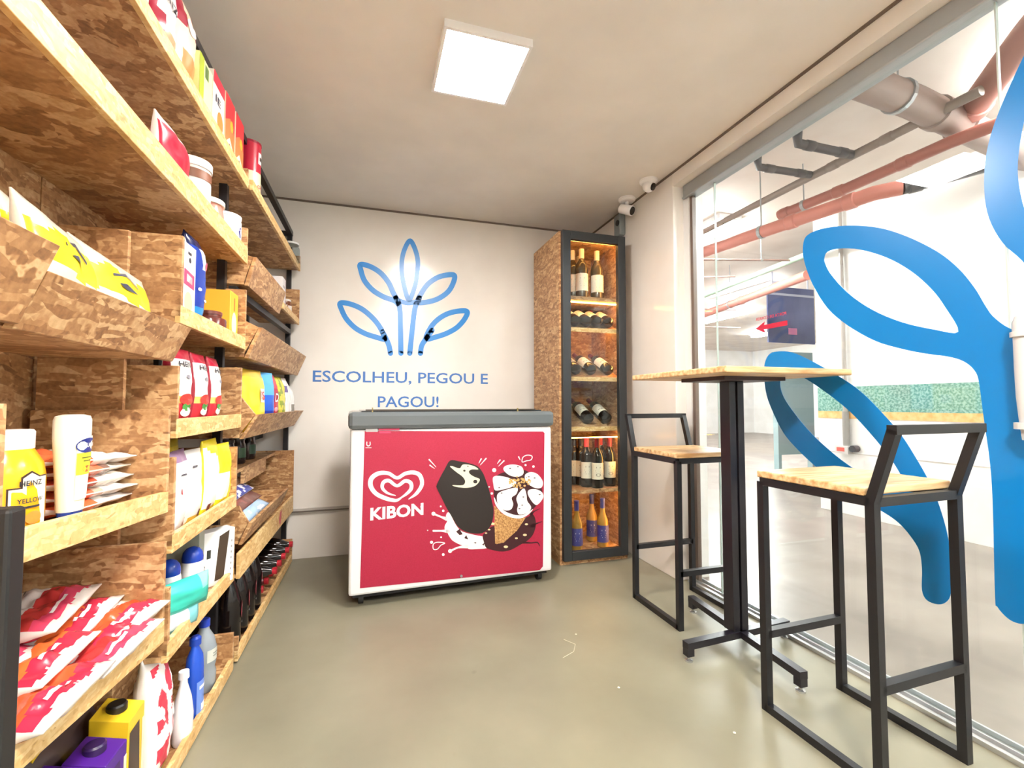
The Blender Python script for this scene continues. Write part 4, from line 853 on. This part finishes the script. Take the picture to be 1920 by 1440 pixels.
# ---- lower near crate: many packs
GP2 = 'orange and red meat packs in the lower near crate'
cc = [('#f3eeec', '#d9583a', '#c4324a'), ('#f4efee', '#c9304a', '#dc6a4a'), ('#efe8e4', '#dd6a3c', '#d0405a'), ('#6f6256', '#cfc4b8', '#e9e2dc'), ('#f3f0ee', '#d8573a', '#e9a8a0')]
lbl = ['lowest front', 'front, just behind the lip', 'second row middle', 'right end', 'white printed', 'orange-topped', 'dull clear', 'topmost crumpled', 'rear grey brown']
pos = [(-.045, .985, .482, .06), (-.05, 1.20, .462, -.05), (-.10, 1.06, .502, .12), (-.075, 1.29, .478, -.12), (-.16, 1.00, .520, .0), (-.14, 1.24, .502, .1), (-.20, 1.12, .545, -.08), (-.15, 1.17, .556, .16), (-.22, .98, .575, .1)]
for k, (u, v, z_, yw) in enumerate(pos):
    c = cc[[0, 1, 2, 0, 4, 2, 3, 1, 3][k]]
    def fn(a, b, k=k):
        w_ = .07*noise.noise(Vector((a*5, k*3.1, 0)))+.012*noise.noise(Vector((a*17, k, 4)))
        bb = b+w_
        if k in (6, 8): return 1 if abs(bb-.5) < .08 else 0
        return 2 if .74 < bb < .90 else (1 if .50 < bb <= .74 else 0)
    o = flatpack('meat_pack', lbl[k]+' meat pack in the lower near crate', 'packet', .23, .15, .05, list([('#d6cdc8', '#d5552f', '#bf2c48'), ('#cfc7c2', '#b83636', '#c93f5e'), ('#d9cfca', '#d86a34', '#b52a44'), ('#7d7164', '#a3463c', '#e9e2dc')][3 if k in (6, 8) else k % 3]), fn, k*5+40, GP2, [('print', '#55524f', [('r', -.09+.02*j, -.078+.02*j, .03+.008*(j % 3), .033+.008*(j % 3)) for j in range(8)]), ('white_print', '#f4eef0', [('r', -.02, .05, .118, .124)])] if k not in (6, 8) else [])
    lay(o, u-.075, v, z_+.018, yw, -.05-.02*(k % 3), (-.05, .03)[k % 2])
# ---- crate of pouches
z = .632
GW = 'white and yellow pouches'
wy = lambda a, b: 1 if (b > .62+.3*(1-a)) else (1 if (a > .84 and b < .6) or b < .08 else 0)
place(pillow('pasta_pouch', 'white pouch with a purple striped top at the left of the pouch crate', 'pouch', .15, .235, .05, ['#f3f1f4', '#8a6a8e', '#efefef'], lambda a, b: 1 if b > .86 else 0, [('red_mark', '#b83240', [('e', -.02, .12, .006, .008)]), ('script', '#5a5a66', [('r', -.035, -.005, .165, .17)]), ('tag', '#8a3a34', [('r', .04, .06, .01, .035)])], group=GW, seed=31), -.045, 1.55, z, .1)
place(pillow('pasta_pouch', 'white pouch between the purple-striped one and the yellow ones', 'pouch', .14, .225, .05, ['#f4f3f4', '#f0d43a'], lambda a, b: 1 if b < .10 and a > .3 else 0, [('tag', '#7a3a30', [('r', .03, .055, .012, .035)]), ('mark', '#5a5a60', [('r', -.02, .005, .17, .177)])], group=GW, seed=33), -.055, 1.68, z, -.08)
place(pillow('pasta_pouch', 'white and yellow pouch with a bright yellow top, right in the pouch crate', 'pouch', .17, .245, .055, ['#f3f3f3', '#f0dc2c'], wy, [('tag', '#7a3a30', [('r', -.06, -.035, .012, .035)]), ('mark', '#5a5a60', [('r', .0, .03, .18, .187)])], group=GW, seed=35), -.05, 1.835, z, .06)
place(pillow('pasta_pouch', 'yellow pouch at the back of the pouch crate', 'pouch', .24, .255, .05, ['#dcc62e', '#b9a81f'], lambda a, b: 1 if b > .9 else 0, group=GW, seed=37), -.13, 1.68, z, 0)
place(pillow('pasta_pouch', 'yellow-topped pouch leaning against the right side of the pouch crate', 'pouch', .11, .225, .05, ['#f0d62a', '#f4f2ea'], lambda a, b: 1 if .15 < b < .55 and a < .6 else 0, group=GW, seed=39), -.035, 1.925, z, -.1)
# ---- toiletries crate
z = .361
for k, (u, v, l) in enumerate(((-.065, 1.765, 'white bottle with round blue cap and grey script, before the green grey box'), (-.085, 1.64, 'white blue-capped bottle at the left, half hidden by the crate side'))):
    t = thing('deodorant_bottle', l, 'bottle', (0, 0, 0), 'white bottles with blue caps')
    MB().lathe([(.03, 0), (.033, .005), (.034, .05), (.031, .12), (.029, .13)], 26).build('bottle_body', plain('#eef0f4', .3), t, smooth='auto')
    MB().lathe([(.029, 0), (.03, .012), (.027, .028), (.018, .04), (.006, .045)], 26, (0, 0, .13)).build('cap', plain('#1d3fa8', .25), t, smooth='auto')
    prints(t, cylmap(.0335), [('script', '#3a3a4a', [('t', 'Dv', .012, .10, .018, .025)])])
    place(t, u, v, z)
place(carton('soap_box', 'green grey box standing behind the blue-capped bottle', 'box', .05, .12, .215, '#8f9384', [('dark_leaf', '#59604a', [('e', 0, .12, .014, .03)])]), -.06, 1.83, z)
t = carton('wipes_pack', 'white pack with a dark printed panel at the right of the toiletries crate', 'packet', .11, .05, .19, '#f0efee', [('dark_panel', '#43352a', [('p', [(.0, .17), (.035, .185), (.02, .02), (-.012, .015)])]), ('dark_tab', '#2c302c', [('r', -.042, -.028, .10, .13)]), ('dots', '#8a8a88', [('r', .042, .046, .02+.02*j, .028+.02*j) for j in range(7)])])
place(t, -.03, 1.90, z+.0, -.75, .03)
place(pillow('sponge_pack', 'bright teal pack lying in the toiletries crate', 'packet', .20, .09, .06, ['#3cc4b4', '#2aa898', '#8adcd2'], lambda a, b: 1 if b < .25 else (2 if a > .8 and b > .6 else 0), seed=51, rough=.3), -.035, 1.545, z+.05, -.55, .05)
place(pillow('sponge_pack', 'pale teal and white pack under the bright teal one', 'packet', .17, .06, .05, ['#7cc4cc', '#e3f0f4', '#3a9aa8'], lambda a, b: 1 if abs(a-.5) < .25 and b > .3 else (2 if b < .2 else 0), seed=53, rough=.3), -.04, 1.53, z+.002, -.5, .05)
# ---- floor tray
z = .027
t = thing('detergent_bottle', 'tall blue bottle with a pale label in the floor tray', 'bottle', (0, 0, 0))
MB().lathe([(.03, 0), (.034, .006), (.034, .15), (.03, .19), (.016, .215), (.014, .225)], 24, sx=.7).build('bottle_body', plain('#1f4fc0', .25), t, smooth='auto')
MB().lathe([(.016, 0), (.016, .02), (.01, .026)], 18, (0, 0, .225)).build('cap', plain('#1a3fa8', .3), t, smooth='auto')
dm = lambda a, b_, d: Vector((.7*(.0346+d)*cos(a/.0346), (.0346+d)*sin(a/.0346), b_))
prints(t, dm, [('label', '#6f90dc', [('r', -.03, .03, .02, .12)])]); prints(t, lambda a, b_, d: dm(a, b_, d+.0008), [('white_mark', '#eef0f8', [('r', -.012, .012, .03, .05), ('r', -.02, .02, .095, .105)])])
place(t, -.03, 1.70, z)
t = thing('detergent_bottle', 'clear bottle of pale liquid with a blue cap, beside the tall blue bottle', 'bottle', (0, 0, 0))
MB().lathe([(.034, 0), (.038, .006), (.038, .06), (.034, .075), (.038, .09), (.038, .14), (.03, .175), (.016, .2), (.014, .215)], 26).build('bottle_body', plain('#8e979f', .12), t, smooth='auto')
MB().lathe([(.017, 0), (.017, .022), (.014, .025)], 18, (0, 0, .212)).build('cap', plain('#1f3fb4', .3), t, smooth='auto')
labelband(t, .0386, .10, .14, '#c9cdc4', 1.0, [('print', '#8a9088', [('r', -.02, .02, .115, .119), ('r', -.02, .02, .124, .128)])])
place(t, -.055, 1.86, z)
t = thing('detergent_bottle', 'plain white bottle between the floral pack and the blue bottle', 'bottle', (0, 0, 0))
MB().lathe([(.03, 0), (.035, .01), (.036, .07), (.028, .12), (.014, .16), (.012, .18)], 24, sx=.7).build('bottle_body', plain('#eeeef2', .3), t, smooth='auto')
MB().lathe([(.014, 0), (.013, .02)], 16, (0, 0, .178)).build('cap', plain('#e4e4ea', .3), t, smooth='auto')
place(t, -.025, 1.60, z)
place(pillow('floral_pack', 'white pack with large red pink flower print in the floor tray', 'packet', .13, .33, .07, ['#f4eff0', '#cf3b52', '#e8a0a8'], lambda a, b: 1 if (noise.noise(Vector((a*4+2, b*7, 1))) > .05 and .12 < b < .9 and a > .1) else (2 if (a > .6 and b < .4) else 0), [('lettering', '#f8f0f0', [('t', 'Vip', .015, .16, .04, .06)]), ('round_mark', '#b8a24a', [('e', -.01, .03, .016, .014)])], seed=61, rough=.4, nz=60, ny=30), -.04, 1.47, z, .05, -.05)
place(pillow('dark_pack', 'dark brown and clear pack lying behind the floral pack', 'packet', .26, .20, .08, ['#4a3a3a', '#d9cdd0'], lambda a, b: 1 if b < .3 else 0, seed=63), -.13, 1.30, .10, 0, -.2)
def juice(label, u, v, z_, col, capc, h, w_=.085, d_=.075, front='#3a2a24', yaw=0, txt=None):
    t = thing('drink_carton', label, 'carton', (0, 0, 0), 'drink cartons on the floor tray')
    m = MB(); m.hexa([(-d_, -w_/2, 0), (0, -w_/2, 0), (-d_, w_/2, 0), (0, w_/2, 0), (-d_, -w_/2, h), (0, -w_/2, h-.02), (-d_, w_/2, h), (0, w_/2, h-.02)])
    m.build('carton', plain(col, .35), t, bevel=.002)
    M_ = Matrix.Rotation(.26, 4, 'Y')
    MB().lathe([(.02, 0), (.02, .014), (.017, .018)], 20, (-.04, 0, h-.012)).build('cap', plain(capc, .4), t, smooth='auto')
    sp_ = [('front_panel', front, [('p', [(-w_*.45, h*.9-.02), (w_*.15, h*.9-.02), (w_*.3, .02), (-w_*.45, .02)])]), ('pale_strip', '#efe6c4', [('r', w_*.34, w_*.48, .02, h*.8)])]
    prints(t, lambda a, b_, d: Vector((d, a, b_)), sp_)
    if txt: prints(t, lambda a, b_, d: Vector((d+.0008, a, b_)), [('lettering', '#efe4f4', [('t', txt, -.01, h*.55, .03, .055)])])
    prints(t, lambda a, b_, d: Vector((a, -w_/2-d, b_)), [('side_panel', '#d9d2dc', [('r', -d_*.8, -d_*.3, h*.45, h*.7)])])
    return place(t, u, v, z_, yaw)
juice('yellow drink carton with a black cap, brown front panel', -.03, 1.335, .027, '#e8c02a', '#1d1d1c', .27, yaw=.05)
juice('yellow drink carton with black cap, further back in the shade', -.15, 1.24, .027, '#d9b024', '#1a1a1a', .285)
juice('purple drink carton with pale lettering, nearest the yellow carton', -.02, 1.225, .027, '#4a1a86', '#2a1448', .25, front='#3a1a5a', txt='pure')
juice('purple drink carton second from the yellow carton', -.04, 1.125, .027, '#451680', '#2a1448', .265, front='#5a3a8a')
juice('purple drink carton nearest the black kiosk screen', -.06, 1.025, .027, '#3d1474', '#241040', .28, front='#c9b8d8')
# ---- sloping bin with yellow printed bags, and orange bag
GY = 'clear bags with yellow printed labels'
yb = lambda a, b: 1 if .42 < b+.12*noise.noise(Vector((a*4, b*4, 9))) < .78 else 0
for k, (u, v, z_, yw, rl) in enumerate(((-.05, 1.03, 1.125, .1, -.12), (-.045, 1.21, 1.120, -.05, -.15), (-.13, 1.08, 1.15, .2, -.05))):
    o = pillow('bread_bag', ['yellow printed bag at the left of the sloping bin', 'yellow printed bag sliding to the right corner of the sloping bin', 'folded yellow printed bag standing at the back of the sloping bin'][k], 'bag', .25, .19, .05, ['#c9c2b4', '#dfca26'], yb, [('arrow_mark', '#3a3c50', [('p', [(-.04, .135), (.01, .155), (.04, .13), (.04, .124), (.01, .147), (-.04, .129)]), ('p', [(-.03, .115), (.0, .125), (.03, .108), (.0, .112)])])], group=GY, seed=71+k, rough=.25)
    place(o, u+.02, v, z_+.02, yw, (-.2, -.28, -.12)[k], rl)
place(pillow('orange_bag', 'orange bag with clear edges in the bin at the left photo edge', 'bag', .24, .26, .08, ['#e39a28', '#e6e0da'], lambda a, b: 1 if b < .5 else 0, seed=81, rough=.25), -.12, .72, 1.135, 0, -.2)
# ---- small sweets in the bin at the back wall
SW = 'small sweets behind the sloping bin front'
for k, (px, py, c, l) in enumerate(((500, 636, '#a8326e', 'magenta'), (512, 642, '#e4dfe6', 'white'), (521, 648, '#cfc8cc', 'pale grey'))):
    place(pillow('sweet_packet', l+' small packet peeking above the sloping bin front', 'packet', .11, .15, .04, [c, '#f0e8ee'], lambda a, b: 1 if a > .8 else 0, seed=91+k, nz=10, ny=8), -.06, vv(px, py, -.06), 1.20)
place(pillow('sweet_packet', 'small black packet at the far right of the sloping bin', 'packet', .07, .13, .03, ['#26242a', '#8a6a4a'], lambda a, b: 1 if a < .3 else 0, seed=95, nz=10, ny=8), -.015, 3.13, 1.20)
# ---- chips bin
GC = 'snack bags in the sloping bin at the back wall'
z = .88
def chips(label, v, w_, cols, fn, specs, seed, u=-.03, h=.27, yaw=-.15):
    return place(pillow('chips_bag', label, 'snack bag', w_, h, .09, cols, fn, specs, group=GC, seed=seed, rough=.25), u, v, z, yaw, -.03)
chips('large yellow snack bag with red letters, nearest in the sloping bin', 2.27, .25, ['#eed33e', '#e9e0a0', '#c9a838'], lambda a, b: 2 if b > .88 else 0, [('lettering', '#c03a5a', [('t', 'BS', .03, .155, .05, .06)]), ('letter_back', '#f2ead8', [('r', .0, .065, .125, .185)])], 101)
chips('bright blue edged snack bag between the yellow and the red one', 2.45, .17, ['#2f62d0', '#5aa8e4', '#2438a0'], lambda a, b: 1 if b > .6 else (2 if b < .3 else 0), [], 103, yaw=-.5)
chips('crimson snack bag with a white letter D', 2.60, .19, ['#b01c38', '#d83a4e', '#7a1028'], lambda a, b: 1 if b > .72 else (2 if b < .1 else 0), [('lettering', '#f6f0f0', [('t', 'D', .02, .15, .06)]), ('pale_mark', '#e8a0a8', [('e', 0, .09, .02, .012)])], 105)
chips('green and yellow patterned snack bag, third last in the bin', 2.80, .18, ['#d9cf4a', '#8a9a3a', '#e4b8a8'], lambda a, b: 1 if noise.noise(Vector((a*6, b*8, 2))) > .12 else (2 if a < .12 else 0), [], 107)
chips('white snack bag with a purple mark, second last in the bin', 2.96, .16, ['#ece9e8', '#6a5a9a', '#c9b8a0'], lambda a, b: 1 if .7 < b < .8 and a < .5 else 0, [], 109)
chips('white snack bag with grey picture, last before the back wall', 3.11, .15, ['#efedec', '#8a847c'], lambda a, b: 1 if .3 < b < .5 and .4 < a < .7 else 0, [], 111, h=.23)
# ---- dark jars on the recessed shelf
for k, (v, l) in enumerate(((2.30, 'nearest'), (2.46, 'second'), (2.64, 'third'), (2.84, 'furthest'))):
    place(jar('dark_jar', l+' dark jar on the recessed shelf below the snack bags', 'jar', .04, .12, '#2a1a18', '#1a1614', .014, group='dark jars on the recessed shelf', lab=(.03, .08, ['#3a2a26', '#4a3a34', '#2f4a34', '#27402e'][k], 1.1)), -.17, v, .70)
# ---- chocolate packs in the small sloping bin
GB = 'chocolate packs in the small sloping bin'
for k, (u, v, c, c2, l) in enumerate(((-.05, 2.33, '#a9c9ea', '#eef2f8', 'pale blue'), (-.08, 2.38, '#6a3a34', '#8a4a44', 'brown'), (-.115, 2.40, '#2a3a9a', '#e8e4ee', 'royal blue'), (-.15, 2.45, '#6a4a38', '#b89a8a', 'dark brown'), (-.185, 2.46, '#e9c040', '#c98a2a', 'golden yellow'))):
    o = pillow('chocolate_pack', l+' chocolate pack in the small sloping bin', 'packet', .42, .13, .035, [c, c2], (lambda k: lambda a, b: 1 if noise.noise(Vector((a*9, b*5, k))) > .22 else 0)(k), group=GB, seed=121+k, rough=.3)
    place(o, -.01-.036*k, 2.40, .50+.040*k, 0, -1.15)
MB().poly([(0, 0), (.012, .03), (.03, .034), (.03, .01), (.02, -.03), (.006, -.03)], lambda a, b_, d: S(.0015+d, 2.80+a*2.2, .375+b_*1.1)).build('red_sticker', plain('#c02a48', .4), label='small red sticker on the chipboard box under the sloping bin', cat='sticker')
# ---- cola bottles
COLA = plain('#120d0e', .12); 
def cola(label, group):
    t = thing('cola_bottle', label, 'bottle', (0, 0, 0), group)
    MB().lathe([(.03, 0), (.042, .01), (.045, .03), (.043, .09), (.045, .15), (.043, .19), (.03, .235), (.016, .265), (.014, .275)], 24).build('bottle_body', COLA, t, smooth='auto')
    MB().lathe([(.017, 0), (.017, .018), (.015, .02)], 20, (0, 0, .274)).build('cap', plain('#b02030', .35), t, smooth='auto')
    mp = cylmap(.0465)
    prints(t, mp, [('label_patch', '#a01c3c', [('e', 0, .14, .014, .036)])])
    prints(t, lambda a, b_, d: mp(a, b_, d+.0006), [('label_swirl', '#ead6da', [('p', [(-.008, .15), (.0, .165), (.008, .15), (.004, .125), (-.004, .125), (.002, .14), (.003, .15), (.0, .155)])]), ('small_text', '#cfcfd4', [('r', -.008, .008, .088, .093)])])
    return t
cp = cola('x', 'dark cola bottles standing in the floor tray')
for k, v in enumerate((2.155, 2.27, 2.385, 2.50)):
    o = cp if k == 0 else copy_tree(cp); o['label'] = ['first', 'second', 'third', 'fourth'][k]+' standing dark cola bottle from the near end of the floor tray'; place(o, -.06, v, .027, .2)
for k, v in enumerate((2.20, 2.32, 2.44)):
    o = copy_tree(cp); o['label'] = ['near', 'middle', 'far'][k]+' cola bottle in the rear row of the floor tray'; o['group'] = 'dark cola bottles at the back of the floor tray'; place(o, -.165, v, .027, .2)
for k, v in enumerate((2.62, 2.735, 2.85, 2.965, 3.08)):
    o = copy_tree(cp); o['label'] = ['first', 'second', 'third', 'fourth', 'fifth'][k]+' lying cola bottle with its red cap outwards, counted from the standing ones'; o['group'] = 'cola bottles lying in the floor tray'
    place(o, -.265, v, .16, 0, pi/2+.0)
for k, v in enumerate((2.62, 2.735, 2.85, 2.965, 3.08)):
    o = copy_tree(cp); o['label'] = 'lower lying cola bottle hidden under the '+['first', 'second', 'third', 'fourth', 'fifth'][k]+' upper one'; o['group'] = 'cola bottles under the lying row'
    place(o, -.325, v, .074, 0, pi/2)

# ------------------------------------------------------------------ black kiosk screen at the left edge
t = thing('kiosk_screen', 'tall black kiosk screen cut off by the lower left photo corner', 'kiosk', (-.55, .64, 0))
MB().box((-.72, .628, .10), (-.361, .655, .888)).build('housing', plain('#1b1b1c', .5), t, bevel=.004)
MB().box((-.69, .624, .30), (-.392, .6285, .845)).build('screen', plain('#07070a', .12), t)
MB().box((-.60, .64, .012), (-.52, .67, .12)).build('stand', plain('#1b1b1c', .5), t)
MB().box((-.75, .50, 0), (-.37, .78, .012)).build('foot_plate', plain('#1b1b1c', .5), t, bevel=.003)
# crumbs and a thread on the floor
for k, (px, py) in enumerate(((838, 1013), (1160, 1290), (1080, 1190), (1377, 1375))):
    p = on(px, py, z=0); MB().lathe([(.003, 0), (.005, .002), (.002, .004)], 7, (p.x, p.y, 0)).build('floor_crumb', plain('#d9d6c8', .6), label='tiny pale crumb on the green grey floor, '+['under the freezer edge', 'lower middle of the photo', 'in front of the table base', 'between the stool and the photo bottom'][k], cat='crumb')
p = on(1070, 1215, z=.001); MB().tube([(p.x-.06, p.y-.06, .002), (p.x, p.y-.03, .002), (p.x+.03, p.y+.02, .002), (p.x, p.y+.07, .002)], .0012, 5).build('loose_thread', plain('#d0cdbb', .6), label='thin pale thread lying on the floor in front of the freezer', cat='thread')
